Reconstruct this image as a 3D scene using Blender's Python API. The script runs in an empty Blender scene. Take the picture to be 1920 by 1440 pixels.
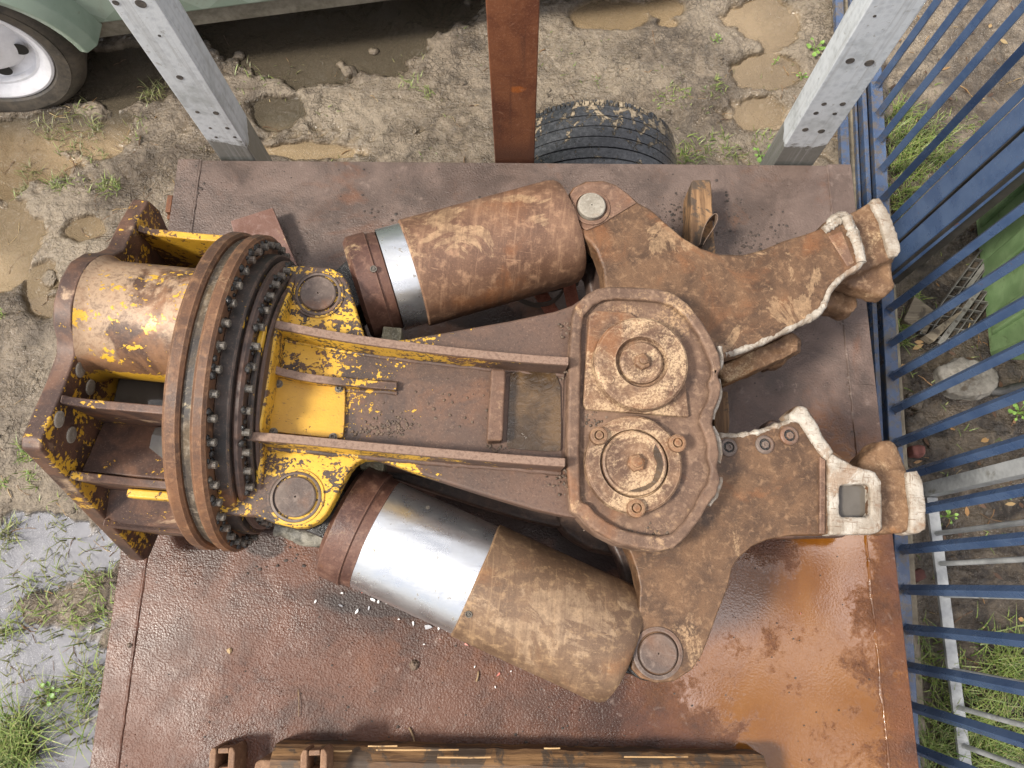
import bpy, bmesh, math, random
from mathutils import Vector, Matrix, noise
random.seed(7)
sc = bpy.context.scene
COL = sc.collection
PI = math.pi

# ------------------------------------------------------------------ camera, sky, sun, exposure
F = 1420.0                      # focal length in pixels of the 1920 x 1440 photograph
DECK, CAMZ = 0.78, 2.78         # height of the deck and of the camera above the ground
_d = Vector((15, 380, 1420)).normalized()          # straight down, seen from the camera
_x = Vector((1, 0.016, 0)); _x = (_x - _d * _x.dot(_d)).normalized()
_z = -_d; _y = _z.cross(_x)
W2C = Matrix((_x, _y, _z))      # rows: world axes in camera (right, down, forward)
CAM = Vector((0, 0, CAMZ))
cam = bpy.data.cameras.new('camera'); cam.sensor_width = 36.0; cam.sensor_fit = 'HORIZONTAL'
cam.lens = 36.0 * F / 1920.0; cam.clip_start = 0.05; cam.clip_end = 500
camo = bpy.data.objects.new('camera', cam); COL.objects.link(camo)
r_ = W2C @ Vector((1, 0, 0)); u_ = W2C @ Vector((0, -1, 0)); b_ = W2C @ Vector((0, 0, -1))
camo.matrix_world = Matrix(((r_.x, u_.x, b_.x, 0), (r_.y, u_.y, b_.y, 0), (r_.z, u_.z, b_.z, CAMZ), (0, 0, 0, 1)))
sc.camera = camo

SUN_EL, SUN_AZ = math.radians(52), math.radians(199)     # sun to the left of the photograph
w = bpy.data.worlds.new('World'); sc.world = w; w.use_nodes = True
nt = w.node_tree; nt.nodes.clear()
def _n(t, **k):
    n = nt.nodes.new(t)
    for a, v in k.items(): setattr(n, a, v)
    return n
out = _n('ShaderNodeOutputWorld'); bg = _n('ShaderNodeBackground'); sky = _n('ShaderNodeTexSky')
sky.sky_type = 'NISHITA'; sky.sun_disc = False; sky.sun_elevation = SUN_EL
sky.sun_rotation = math.radians(90) - SUN_AZ
sky.air_density = 1.0; sky.dust_density = 2.0
tc = _n('ShaderNodeTexCoord'); cl = _n('ShaderNodeTexNoise'); cl.inputs['Scale'].default_value = 3.6
cl.inputs['Detail'].default_value = 7; cl.inputs['Roughness'].default_value = 0.55
rp = _n('ShaderNodeValToRGB'); rp.color_ramp.elements[0].position = 0.40; rp.color_ramp.elements[1].position = 0.58
mx = _n('ShaderNodeMix'); mx.data_type = 'RGBA'; mx.inputs[7].default_value = (11.5, 11.0, 10.9, 1)
mxg = _n('ShaderNodeMath'); mxg.operation = 'MULTIPLY_ADD'; mxg.inputs[1].default_value = 0.75; mxg.inputs[2].default_value = 0.20
nt.links.new(tc.outputs['Generated'], cl.inputs['Vector']); nt.links.new(cl.outputs['Fac'], rp.inputs['Fac'])
nt.links.new(rp.outputs['Color'], mxg.inputs[0]); nt.links.new(mxg.outputs[0], mx.inputs[0])
nt.links.new(sky.outputs['Color'], mx.inputs[6]); vdir = Vector((0.56, -0.14, 2.0)).normalized()
nrm_ = _n('ShaderNodeVectorMath'); nrm_.operation = 'DOT_PRODUCT'; nrm_.inputs[1].default_value = vdir; nt.links.new(tc.outputs['Generated'], nrm_.inputs[0])
c2 = _n('ShaderNodeTexNoise'); c2.inputs['Scale'].default_value = 10.0; c2.inputs['Detail'].default_value = 8; c2.inputs['Roughness'].default_value = 0.6; nt.links.new(tc.outputs['Generated'], c2.inputs['Vector'])
ad = _n('ShaderNodeMath'); ad.operation = 'MULTIPLY_ADD'; ad.inputs[1].default_value = 0.45; nt.links.new(c2.outputs['Fac'], ad.inputs[0]); nt.links.new(nrm_.outputs['Value'], ad.inputs[2])
mr = _n('ShaderNodeMapRange'); mr.interpolation_type = 'SMOOTHSTEP'; mr.inputs['From Min'].default_value = 1.215; mr.inputs['From Max'].default_value = 1.250; nt.links.new(ad.outputs[0], mr.inputs['Value'])
m2 = _n('ShaderNodeMix'); m2.data_type = 'RGBA'; m2.inputs[7].default_value = (56, 53, 53.5, 1); nt.links.new(mr.outputs['Result'], m2.inputs[0]); nt.links.new(mx.outputs[2], m2.inputs[6]); nt.links.new(m2.outputs[2], bg.inputs['Color'])
bg.inputs['Strength'].default_value = 0.076
nt.links.new(bg.outputs['Background'], out.inputs['Surface'])
sl = bpy.data.lights.new('sun', 'SUN'); sl.energy = 3.1; sl.angle = math.radians(10); sl.color = (1.0, 0.94, 0.85)
so = bpy.data.objects.new('sun', sl); COL.objects.link(so)
sd = Vector((math.cos(SUN_EL) * math.cos(SUN_AZ), math.cos(SUN_EL) * math.sin(SUN_AZ), math.sin(SUN_EL)))
so.rotation_euler = sd.to_track_quat('Z', 'Y').to_euler(); so.location = sd * 20
sc.view_settings.view_transform = 'Standard'; sc.view_settings.look = 'None'
sc.view_settings.exposure = 0.90; sc.view_settings.gamma = 1.0

# ------------------------------------------------------------------ measuring: photograph pixel -> point in the place
def ray(u, v): return W2C @ Vector(((u - 960) / F, (v - 720) / F, 1.0))
def P(u, v, z):                          # where the pixel's sight line meets height z
    r = ray(u, v); t = (z - CAMZ) / r.z
    return CAM + r * t
def frame(yaw, pitch):
    ex = Vector((math.cos(yaw) * math.cos(pitch), math.sin(yaw) * math.cos(pitch), math.sin(pitch)))
    ey = Vector((-math.sin(yaw), math.cos(yaw), 0)); ez = ex.cross(ey)
    return Matrix((ex, ey, ez))
RC = frame(-0.0606, -0.075)              # the crusher's own axes: x along its length, z up through its plates
OC = Vector((-0.665, 0.418, DECK + 0.353))
CL = RC @ (CAM - OC)
def L(u, v, h):                          # the same in the crusher's own frame at its height h
    r = RC @ ray(u, v); t = (h - CL.z) / r.z
    return CL + r * t
def L2(pts, h): return [tuple(L(u, v, h)[:2]) for u, v in pts]
def LX(u, v, x):
    r = RC @ ray(u, v); t = (x - CL.x) / r.x
    return CL + r * t

# ------------------------------------------------------------------ material helpers
class NB:
    def __init__(s, name):
        s.m = bpy.data.materials.new(name); s.m.use_nodes = True
        s.t = s.m.node_tree; s.t.nodes.clear()
        s.o = s.n('ShaderNodeOutputMaterial'); s.b = s.n('ShaderNodeBsdfPrincipled')
        s.l(s.b.outputs[0], s.o.inputs['Surface'])
        s.tc = s.n('ShaderNodeTexCoord').outputs['Object']
    def n(s, t): return s.t.nodes.new(t)
    def l(s, a, b): s.t.links.new(a, b)
    def set(s, sock, v):
        if isinstance(v, (int, float)): sock.default_value = v
        elif isinstance(v, (tuple, list)): sock.default_value = tuple(v) + ((1,) if len(v) == 3 and sock.type == 'RGBA' else ())
        else: s.l(v, sock)
    def map(s, scale=(1, 1, 1), loc=(0, 0, 0), rot=(0, 0, 0)):
        n = s.n('ShaderNodeMapping'); s.l(s.tc, n.inputs[0])
        n.inputs['Location'].default_value = loc; n.inputs['Rotation'].default_value = rot; n.inputs['Scale'].default_value = scale
        return n.outputs[0]
    def noise(s, scale, detail=6, rough=0.6, dist=0.0, vec=None, off=0.0):
        n = s.n('ShaderNodeTexNoise')
        if vec is None: vec = s.map(loc=(off, off * 1.7, -off)) if off else s.tc
        s.l(vec, n.inputs['Vector']); n.inputs['Scale'].default_value = scale; n.inputs['Detail'].default_value = detail
        n.inputs['Roughness'].default_value = rough; n.inputs['Distortion'].default_value = dist
        return n.outputs['Fac']
    def voro(s, scale, feature='F1', vec=None, rnd=1.0):
        n = s.n('ShaderNodeTexVoronoi'); n.feature = feature; s.l(vec or s.tc, n.inputs['Vector'])
        n.inputs['Scale'].default_value = scale; n.inputs['Randomness'].default_value = rnd
        return n.outputs['Distance']
    def ramp(s, f, lo, hi, a=0.0, b=1.0):
        n = s.n('ShaderNodeMapRange'); n.interpolation_type = 'SMOOTHSTEP'; n.clamp = True
        s.set(n.inputs['Value'], f)
        for k, v in (('From Min', lo), ('From Max', hi), ('To Min', a), ('To Max', b)): s.set(n.inputs[k], v)
        return n.outputs['Result']
    def math(s, op, a, b=0.0, c=0.0):
        n = s.n('ShaderNodeMath'); n.operation = op
        for i, v in enumerate((a, b, c)): s.set(n.inputs[i], v)
        return n.outputs[0]
    def mix(s, f, a, b):
        n = s.n('ShaderNodeMix'); n.data_type = 'RGBA'
        s.set(n.inputs[0], f); s.set(n.inputs[6], a); s.set(n.inputs[7], b)
        return n.outputs[2]
    def xyz(s):
        n = s.n('ShaderNodeSeparateXYZ'); s.l(s.tc, n.inputs[0]); return n.outputs
    def spot(s, c, rx, ry, soft=0.5):              # elliptical patch in object xy
        o = s.xyz()
        a = s.math('DIVIDE', s.math('SUBTRACT', o[0], c[0]), rx); b = s.math('DIVIDE', s.math('SUBTRACT', o[1], c[1]), ry)
        d = s.math('SQRT', s.math('ADD', s.math('MULTIPLY', a, a), s.math('MULTIPLY', b, b)))
        return s.ramp(d, 1 - soft, 1 + soft, 1, 0)
    def bump(s, hgt, dist, strength=1.0, normal=None):
        n = s.n('ShaderNodeBump'); n.inputs['Distance'].default_value = dist; s.set(n.inputs['Strength'], strength)
        s.set(n.inputs['Height'], hgt)
        if normal is not None: s.l(normal, n.inputs['Normal'])
        return n.outputs[0]
    def edge(s, r=0.005):
        n = s.n('ShaderNodeBevel'); n.samples = 3; n.inputs['Radius'].default_value = r
        g = s.n('ShaderNodeNewGeometry'); d = s.n('ShaderNodeVectorMath'); d.operation = 'DOT_PRODUCT'
        s.l(n.outputs[0], d.inputs[0]); s.l(g.outputs['Normal'], d.inputs[1])
        return s.ramp(d.outputs['Value'], 0.985, 0.86)
    def fin(s, col, rough=0.6, metal=0.0, normal=None, spec=0.5, ior=None, coat=None):
        s.set(s.b.inputs['Base Color'], col); s.set(s.b.inputs['Roughness'], rough); s.set(s.b.inputs['Metallic'], metal)
        s.set(s.b.inputs['Specular IOR Level'], spec)
        if normal is not None: s.l(normal, s.b.inputs['Normal'])
        if ior: s.b.inputs['IOR'].default_value = ior
        if coat is not None:
            s.set(s.b.inputs['Coat Weight'], coat); s.b.inputs['Coat Roughness'].default_value = 0.12
        return s.m

def rust_mat(name, dark, mid, light, dust=0.5, dustcol=(0.40, 0.29, 0.18), orange=(0.215, 0.085, 0.03), off=0.0, sc1=9.0, rough=(0.5, 0.8), bump=0.0012, patches=(), spec=0.35, edge=1.0, edgecol=None, turn=None):
    def sat(q, k=1.16):
        a = sum(q) / 3; return tuple(max(0.004, a + (v - a) * k) for v in q)
    dark, mid, light, dustcol = sat(dark), sat(mid), sat(light), sat(dustcol)
    b = NB(name)
    n1 = b.noise(sc1, 8, 0.62, 0.4, off=off + 0.1); n2 = b.noise(sc1 * 6, 8, 0.65, 0.3, off=off + 3.0); n3 = b.noise(sc1 * 0.45, 6, 0.6, 0.8, off=off + 7.0)
    n4 = b.noise(260, 4, 0.7, off=off + 1.0)
    c = b.mix(b.ramp(n1, 0.35, 0.66), dark, mid)
    c = b.mix(b.math('MULTIPLY', b.ramp(n2, 0.48, 0.72), 0.75), c, light)
    c = b.mix(b.math('MULTIPLY', b.ramp(n3, 0.54, 0.70), 0.6), c, orange)
    nd = b.noise(sc1 * 0.5, 12, 0.72, 0.8, off=off + 21.0); n5 = b.noise(sc1 * 16, 6, 0.72, 0.5, off=off + 13.0)
    th = 0.66 - 0.17 * dust
    d = b.ramp(b.math('ADD', nd, b.math('MULTIPLY', b.math('SUBTRACT', n5, 0.5), 0.35)), th, th + 0.11)
    d = b.math('MULTIPLY', d, b.ramp(n5, 0.30, 0.62, 0.35, 0.85))
    dc = b.mix(b.ramp(n5, 0.35, 0.65), tuple(v * 0.72 for v in dustcol), tuple(v * 1.08 for v in dustcol))
    c = b.mix(d, c, dc)
    if patches:
        pm = None
        for x_, y_, rx, ry in patches:
            q = b.spot((x_, y_), rx, ry, 0.7); pm = q if pm is None else b.math('MAXIMUM', pm, q)
        pe = b.math('ADD', b.math('MULTIPLY', pm, 0.8), b.math('MULTIPLY', b.math('SUBTRACT', b.noise(6, 13, 0.70, 1.5, off=off + 61), 0.5), 3.4))
        pe = b.math('MULTIPLY', b.math('MULTIPLY', b.ramp(pe, 0.70, 0.78), b.ramp(pm, 0.02, 0.25)), b.ramp(b.math('ADD', b.math('MULTIPLY', n2, 0.6), b.math('MULTIPLY', n5, 0.4)), 0.34, 0.60, 0.14, 0.58)); c = b.mix(pe, c, dc)
    c = b.mix(b.math('MULTIPLY', b.ramp(n5, 0.52, 0.68), 0.42), c, dark)
    c = b.mix(b.math('MULTIPLY', b.ramp(n4, 0.54, 0.72), 0.5), c, tuple(v * 0.4 for v in dark))
    c = b.mix(b.math('MULTIPLY', b.ramp(n4, 0.44, 0.30), 0.35), c, light)
    if turn is not None:
        tn = b.noise(1.0, 7, 0.7, 0.5, vec=b.map(scale=(85, 5, 5), rot=(0, 0, turn))); c = b.mix(b.ramp(tn, 0.5, 0.66, 0, 0.5), c, dark); c = b.mix(b.ramp(tn, 0.46, 0.34, 0, 0.35), c, light)
        tl = b.noise(1.0, 6, 0.68, 1.2, vec=b.map(scale=(4, 60, 60), rot=(0, 0, turn), loc=(3, 3, 3))); c = b.mix(b.ramp(tl, 0.60, 0.70, 0, 0.45), c, dark)
    if edge: c = b.mix(b.math('MULTIPLY', b.edge(), b.ramp(n5, 0.35, 0.6, 0.15, 0.75 * edge)), c, edgecol or tuple(min(.6, v * 1.25) for v in light))
    scr = b.noise(1.0, 3, 0.6, 1.5, vec=b.map(scale=(22, 150, 60), rot=(0, 0, 0.5 + off))); c = b.mix(b.math('MULTIPLY', b.ramp(scr, 0.66, 0.70), 0.5), c, light)
    hgt = b.math('ADD', b.math('MULTIPLY', n2, 0.6), b.math('MULTIPLY', n4, 0.45)); hgt = b.math('ADD', hgt, b.math('MULTIPLY', n5, 0.5))
    return b.fin(c, b.ramp(n1, 0.35, 0.65, rough[0], rough[1]), 0.0, b.bump(hgt, bump, 0.9), spec)

def paint_mat(name, cover, rust_d=(0.035, 0.024, 0.020), rust_m=(0.10, 0.055, 0.035), col=(0.64, 0.375, 0.035), off=0.0, xr=None, ztop=None, nxf=0.0, chip=16.0, topz=None, dust=0.0, bigrust=(0.112, 0.066, 0.045)):
    # yellow paint worn through to dark rust; cover = share of paint left, xr = (x0, x1) over which the paint runs out
    b = NB(name)
    st = b.map(scale=(0.7, 1.25, 1.0), loc=(off, off, off))
    n1 = b.noise(chip, 9, 0.66, 0.5, vec=st); n2 = b.noise(chip * 5, 6, 0.6, 0.3, off=off + 2); n3 = b.noise(5, 6, 0.6, 0.6, off=off + 4)
    n4 = b.noise(220, 4, 0.7)
    v = b.math('ADD', b.math('MULTIPLY', n1, 0.55), b.math('MULTIPLY', n2, 0.45))
    v = b.math('ADD', v, b.math('MULTIPLY', b.math('SUBTRACT', n3, 0.5), 0.42))
    if nxf:
        g = b.n('ShaderNodeNewGeometry'); sp = b.n('ShaderNodeSeparateXYZ'); b.l(g.outputs['Normal'], sp.inputs[0]); v = b.math('ADD', v, b.ramp(sp.outputs[0], 0.4, 0.9, 0, nxf)); v = b.math('SUBTRACT', v, b.ramp(sp.outputs[0], 0.3, -0.1, 0, nxf * 0.5))
    th = 0.5 + (0.5 - cover) * 0.42
    if xr:
        fx = b.ramp(b.xyz()[0], xr[0], xr[1], 0.0, 0.30); v = b.math('SUBTRACT', v, fx)
    if ztop is not None:
        v = b.math('SUBTRACT', v, b.ramp(b.xyz()[2], ztop - 0.006, ztop + 0.001, 0.0, 0.22))
    if topz is not None: v = b.math('ADD', v, b.ramp(b.math('ADD', b.xyz()[2], b.math('MULTIPLY', n3, 0.08)), topz + .01, topz - .04, -0.01, 0.20))
    pm = b.ramp(v, th - 0.008, th + 0.008)
    rust = b.mix(b.ramp(b.noise(12, 8, 0.65, 0.5, off=off + 9), 0.40, 0.62), rust_d, rust_m)
    rust = b.mix(b.math('MULTIPLY', b.ramp(n3, 0.56, 0.7), 0.7), rust, (0.24, 0.085, 0.022))
    if xr: rust = b.mix(b.ramp(b.xyz()[0], xr[0] - 0.1, xr[1], 0, 0.8), rust, b.mix(b.ramp(n2, 0.35, 0.7), bigrust, (0.11, 0.06, 0.04)))
    if ztop is not None:
        rust = b.mix(b.ramp(b.xyz()[2], ztop - 0.006, ztop + 0.001), rust, b.mix(b.ramp(n2, 0.35, 0.65), (0.135, 0.080, 0.054), (0.25, 0.16, 0.11)))
    if dust: rust = b.mix(b.math('MULTIPLY', b.ramp(b.noise(7, 9, 0.66, 0.4, off=off + 30), 0.56 - 0.1 * dust, 0.64 - 0.1 * dust), b.math('MULTIPLY', b.ramp(n2, .3, .62, .35, .95), 1.0 if topz is None else b.ramp(b.xyz()[2], topz - .04, topz + .02, 0, 1))), rust, (0.42, 0.29, 0.18))
    pc = b.mix(b.ramp(b.noise(7, 6, 0.6, off=off + 12), 0.35, 0.7), col, (col[0] * 0.78, col[1] * 0.74, col[2] * 0.8))
    pc = b.mix(b.math('MULTIPLY', b.ramp(b.noise(34, 6, 0.7, 1.2, off=off + 15), 0.58, 0.75), 0.5), pc, (0.30, 0.15, 0.03))
    rust = b.mix(b.math('MULTIPLY', b.ramp(n2, 0.5, 0.7), 0.5), rust, rust_d); rust = b.mix(b.math('MULTIPLY', b.ramp(n4, 0.46, 0.30), 0.3), rust, (0.30, 0.2, 0.14))
    pc = b.mix(b.math('MULTIPLY', b.ramp(n4, 0.58, 0.72), 0.35), pc, (0.25, 0.13, 0.03)); ln_ = b.noise(1.0, 4, 0.6, 2.0, vec=b.map(scale=(30, 130, 60), rot=(0, 0, 0.6))); pc = b.mix(b.math('MULTIPLY', b.ramp(ln_, 0.63, 0.67), 0.7), pc, (0.12, 0.06, 0.025))
    c = b.mix(pm, rust, pc); eg = b.edge(); c = b.mix(b.math('MULTIPLY', eg, b.ramp(n2, 0.40, 0.56, 0.1, 0.95)), c, b.mix(b.ramp(n4, .4, .6), (0.11, 0.062, 0.042), (0.26, 0.165, 0.115)))
    hgt = b.math('ADD', b.math('MULTIPLY', pm, 0.35), b.math('ADD', b.math('MULTIPLY', n2, 0.5), b.math('MULTIPLY', n4, 0.25)))
    return b.fin(c, b.mix(pm, (0.55, 0.55, 0.55), (0.38, 0.38, 0.38)), 0.0, b.bump(hgt, 0.0011, 0.9), 0.5)

def simple_mat(name, c1, c2, scale=20, rough=(0.5, 0.7), bump=0.0006, metal=0.0, spec=0.5, bs=5.0, c3=None, t3=(0.6, 0.7), off=0.0):
    b = NB(name); n1 = b.noise(scale, 8, 0.62, 0.3, off=off + .2); n2 = b.noise(scale * bs, 6, 0.65, off=off + 5)
    c = b.mix(b.ramp(b.math('ADD', b.math('MULTIPLY', n1, .65), b.math('MULTIPLY', n2, .35)), 0.36, 0.64), c1, c2)
    if c3: c = b.mix(b.ramp(b.noise(scale * 0.6, 9, 0.66, 0.5, off=off + 11), t3[0], t3[1]), c, c3)
    return b.fin(c, b.ramp(n1, 0.3, 0.7, rough[0], rough[1]), metal, b.bump(n2, bump, 1.0), spec)

# ------------------------------------------------------------------ mesh helpers
def link(name, me, parent=None, mat=None):
    o = bpy.data.objects.new(name, me); COL.objects.link(o)
    if parent: o.parent = parent
    if mat: me.materials.append(mat)
    return o
def fin(name, bm, mat, parent=None, bevel=0.0, seg=2, smooth=40, recalc=True, label=None):
    if recalc: bmesh.ops.recalc_face_normals(bm, faces=bm.faces)
    me = bpy.data.meshes.new(name); bm.to_mesh(me); bm.free()
    o = link(name, me, parent, mat)
    for p in me.polygons: p.use_smooth = True
    if bevel:
        md = o.modifiers.new('bevel', 'BEVEL'); md.width = bevel; md.segments = seg; md.limit_method = 'ANGLE'; md.angle_limit = math.radians(35)
        md.harden_normals = True
    else: me.set_sharp_from_angle(angle=math.radians(smooth))
    if label: o['label'] = label
    return o
def thing(name, label, cat, loc=(0, 0, 0), rotz=0.0, group=None, mw=None):
    o = bpy.data.objects.new(name, None); COL.objects.link(o); o.empty_display_size = 0.1
    if mw is not None: o.matrix_world = mw
    else: o.location = loc; o.rotation_euler = (0, 0, rotz)
    o['label'] = label; o['category'] = cat
    if group: o['group'] = group
    return o
def tag(o, label, cat, group=None, kind=None):
    o['label'] = label; o['category'] = cat
    if group: o['group'] = group
    if kind: o['kind'] = kind
    return o
def struct(o): o['kind'] = 'structure'; return o
def prism(bm, pts, z0, z1, holes=()):
    """extruded outline (xy) from z0 to z1, holes allowed"""
    es = []
    for loop in (pts,) + tuple(holes):
        vs = [bm.verts.new((p[0], p[1], z0)) for p in loop]
        es += [bm.edges.new((vs[i], vs[(i + 1) % len(vs)])) for i in range(len(vs))]
    if holes:
        g = bmesh.ops.triangle_fill(bm, edges=es, use_beauty=True)
        fs = [f for f in g['geom'] if isinstance(f, bmesh.types.BMFace)]
        bmesh.ops.dissolve_limit(bm, angle_limit=0.01, verts=[], edges=[e for f in fs for e in f.edges]) if False else None
    else:
        fs = [bm.faces.new([e.verts[0] for e in es])]
    g = bmesh.ops.extrude_face_region(bm, geom=fs)
    for v in g['geom']:
        if isinstance(v, bmesh.types.BMVert): v.co.z = z1
def prism_axis(bm, pts, a0, a1, ax='x'):
    """outline in the two other axes, extruded along ax"""
    t = bmesh.new(); prism(t, pts, a0, a1)
    for v in t.verts:
        a, b, c = v.co
        v.co = (c, a, b) if ax == 'x' else (a, c, b)
    me = bpy.data.meshes.new('tmp'); t.to_mesh(me); t.free(); bm.from_mesh(me); bpy.data.meshes.remove(me)
def box(bm, lo, hi, mat=None):
    r = bmesh.ops.create_cube(bm, size=1.0)
    for v in r['verts']:
        v.co = Vector([lo[i] + (v.co[i] + 0.5) * (hi[i] - lo[i]) for i in range(3)])
        if mat is not None: v.co = mat @ v.co
    return r['verts']
def lathe(bm, prof, mat=None, n=48, cap=True, jit=0.0, endf=None, a0=0.0, a1=2 * PI):
    """prof = [(t, r)...] turned about local z; mat places it"""
    full = abs(a1 - a0 - 2 * PI) < 1e-6; rings = []
    for i, (t, r) in enumerate(prof):
        ring = []
        for k in range(n if full else n + 1):
            a = a0 + (a1 - a0) * k / n
            co = Vector((r * math.cos(a), r * math.sin(a), t))
            if jit: co *= 1 + jit * noise.noise(Vector((co.x * 14, co.y * 14, co.z * 14)))
            if endf: co = endf(co, i)
            if mat is not None: co = mat @ co
            ring.append(bm.verts.new(co))
        rings.append(ring)
    for A, B in zip(rings, rings[1:]):
        for k in range(len(A) if full else len(A) - 1):
            k2 = (k + 1) % len(A)
            bm.faces.new((A[k], A[k2], B[k2], B[k]))
    if cap and full:
        if prof[0][1] > 1e-6: bm.faces.new(rings[0][::-1])
        if prof[-1][1] > 1e-6: bm.faces.new(rings[-1])
def axis_mat(p0, d):
    z = Vector(d).normalized(); up = Vector((0, 0, 1)) if abs(z.z) < 0.95 else Vector((1, 0, 0))
    x = up.cross(z).normalized(); y = z.cross(x)
    return Matrix(((x.x, y.x, z.x, p0[0]), (x.y, y.y, z.y, p0[1]), (x.z, y.z, z.z, p0[2]), (0, 0, 0, 1)))
def at(x, y, z): return Matrix.Translation((x, y, z))
def disc(bm, x, y, z0, z1, r, n=40, ch=0.004):
    lathe(bm, [(z0, r), (z1 - ch, r), (z1, r - ch)], at(x, y, 0), n)
def hexa(bm, x, y, z0, z1, r, rot=0.2):
    lathe(bm, [(z0, r), (z1 - r * 0.15, r), (z1, r * 0.82)], at(x, y, 0) @ Matrix.Rotation(rot, 4, 'Z'), 6)
def tube(bm, pts, r, n=8, jit=0.0, rfn=None, closed=False, flat=1.0):
    pts = [Vector(p) for p in pts]; rings = []; m_ = len(pts)
    for i, p in enumerate(pts):
        a = pts[(i - 1) % m_] if (i > 0 or closed) else pts[0]; b = pts[(i + 1) % m_] if (i < m_ - 1 or closed) else pts[-1]
        d = (b - a).normalized()
        up = Vector((0, 0, 1)) if abs(d.z) < 0.9 else Vector((1, 0, 0))
        s = d.cross(up).normalized(); q = s.cross(d)
        rr = r if rfn is None else rfn(i / max(1, m_ - 1))
        ring = []
        for k in range(n):
            a_ = 2 * PI * k / n
            co = p + (s * math.cos(a_) + q * math.sin(a_) * flat) * rr * (1 + jit * noise.noise(p * 60 + Vector((k * 0.7, 0, 0))))
            ring.append(bm.verts.new(co))
        rings.append(ring)
    prs = list(zip(rings, rings[1:])) + ([(rings[-1], rings[0])] if closed else [])
    for A, B in prs:
        for k in range(n): bm.faces.new((A[k], A[(k + 1) % n], B[(k + 1) % n], B[k]))
    if not closed: bm.faces.new(rings[0][::-1]); bm.faces.new(rings[-1])
def dense(pts, step, closed=False):
    out_ = []; pts = [Vector(p) for p in pts]; n_ = len(pts)
    for i in range(n_ if closed else n_ - 1):
        a, b = pts[i], pts[(i + 1) % n_]; k = max(1, int((b - a).length / step))
        out_ += [a.lerp(b, j / k) for j in range(k)]
    if not closed: out_.append(pts[-1])
    return out_
def smooth_line(pts, it=2, closed=False):
    pts = [Vector(p) for p in pts]
    for _ in range(it):
        q = [] if closed else [pts[0]]
        n_ = len(pts)
        for i in range(n_ if closed else n_ - 1):
            a, b = pts[i], pts[(i + 1) % n_]
            q += [a.lerp(b, 0.25), a.lerp(b, 0.75)]
        if not closed: q.append(pts[-1])
        pts = q
    return pts
def chaikin2(pts, it=1):
    return [(p.x, p.y) for p in smooth_line([(a, b, 0) for a, b in pts], it, True)]
_clouds = {}
def cloud(size, depth=3):
    if (size, depth) not in _clouds:
        t = bpy.data.textures.new('cast_noise', 'CLOUDS'); t.noise_scale = size; t.noise_depth = depth; _clouds[(size, depth)] = t
    return _clouds[(size, depth)]
def cast(name, bm, mat, parent, voxel=0.006, smooth=6, disp=0.006, size=0.03, label=None):
    """a rough casting: the built solid remeshed, softened and pitted"""
    bmesh.ops.recalc_face_normals(bm, faces=bm.faces)
    me = bpy.data.meshes.new(name); bm.to_mesh(me); bm.free(); o = link(name, me, parent, mat)
    a = o.modifiers.new('remesh', 'REMESH'); a.mode = 'VOXEL'; a.voxel_size = voxel; a.use_smooth_shade = True
    b = o.modifiers.new('smooth', 'SMOOTH'); b.iterations = smooth; b.factor = 0.5
    c = o.modifiers.new('pits', 'DISPLACE'); c.texture = cloud(size); c.strength = disp; c.mid_level = 0.5
    e = o.modifiers.new('grain', 'DISPLACE'); e.texture = cloud(size * 0.28, 4); e.strength = disp * 0.45; e.mid_level = 0.5
    if label: o['label'] = label
    return o

# ------------------------------------------------------------------ the ground: churned mud, puddles, soil
def sstep(a, b, x):
    t = min(1.0, max(0.0, (x - a) / (b - a))); return t * t * (3 - 2 * t)
PUD = []                                  # puddle hollows: x, y, rx, ry, turn, depth
def pud(u, v, ru, rv, depth=0.05, rot=0.0):
    c = P(u, v, 0); PUD.append((c.x, c.y, ru / 505.0, rv / 470.0, rot, depth))
pud(640, 45, 220, 118, 0.11, 0.05); pud(500, 60, 110, 85, .10); pud(565, 112, 150, 55, .11); pud(760, 10, 150, 62, 0.06); pud(500, -20, 430, 118, 0.07); pud(560, 95, 120, 62, 0.06); pud(790, 20, 120, 50, 0.05); pud(230, 150, 170, 62, 0.09, 0.15); pud(40, 175, 170, 45, 0.05)
pud(120, 245, 160, 62, 0.042); pud(60, 310, 120, 40, .035); pud(505, 207, 58, 40, 0.05); pud(1165, 24, 84, 36, 0.045); pud(1240, 20, 44, 26, 0.04); pud(1110, 42, 32, 20, 0.03); pud(1430, 40, 84, 62, 0.055, 0.2); pud(1432, 138, 64, 40, 0.045)
pud(1432, 215, 62, 40, 0.028); pud(10, 330, 60, 45, 0.045); pud(15, 470, 60, 85, 0.045); pud(155, 430, 34, 26, 0.03); pud(85, 545, 40, 65, 0.04, 0.3)
pud(100, 1040, 115, 70, 0.055, 0.2); pud(20, 1060, 60, 70, 0.05); pud(60, 1290, 170, 105, 0.055); pud(50, 1400, 130, 80, 0.055); pud(20, 1230, 70, 80, 0.05); pud(1250, 45, 24, 16, 0.03)
pud(560, 285, 130, 16, 0.03)
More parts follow.
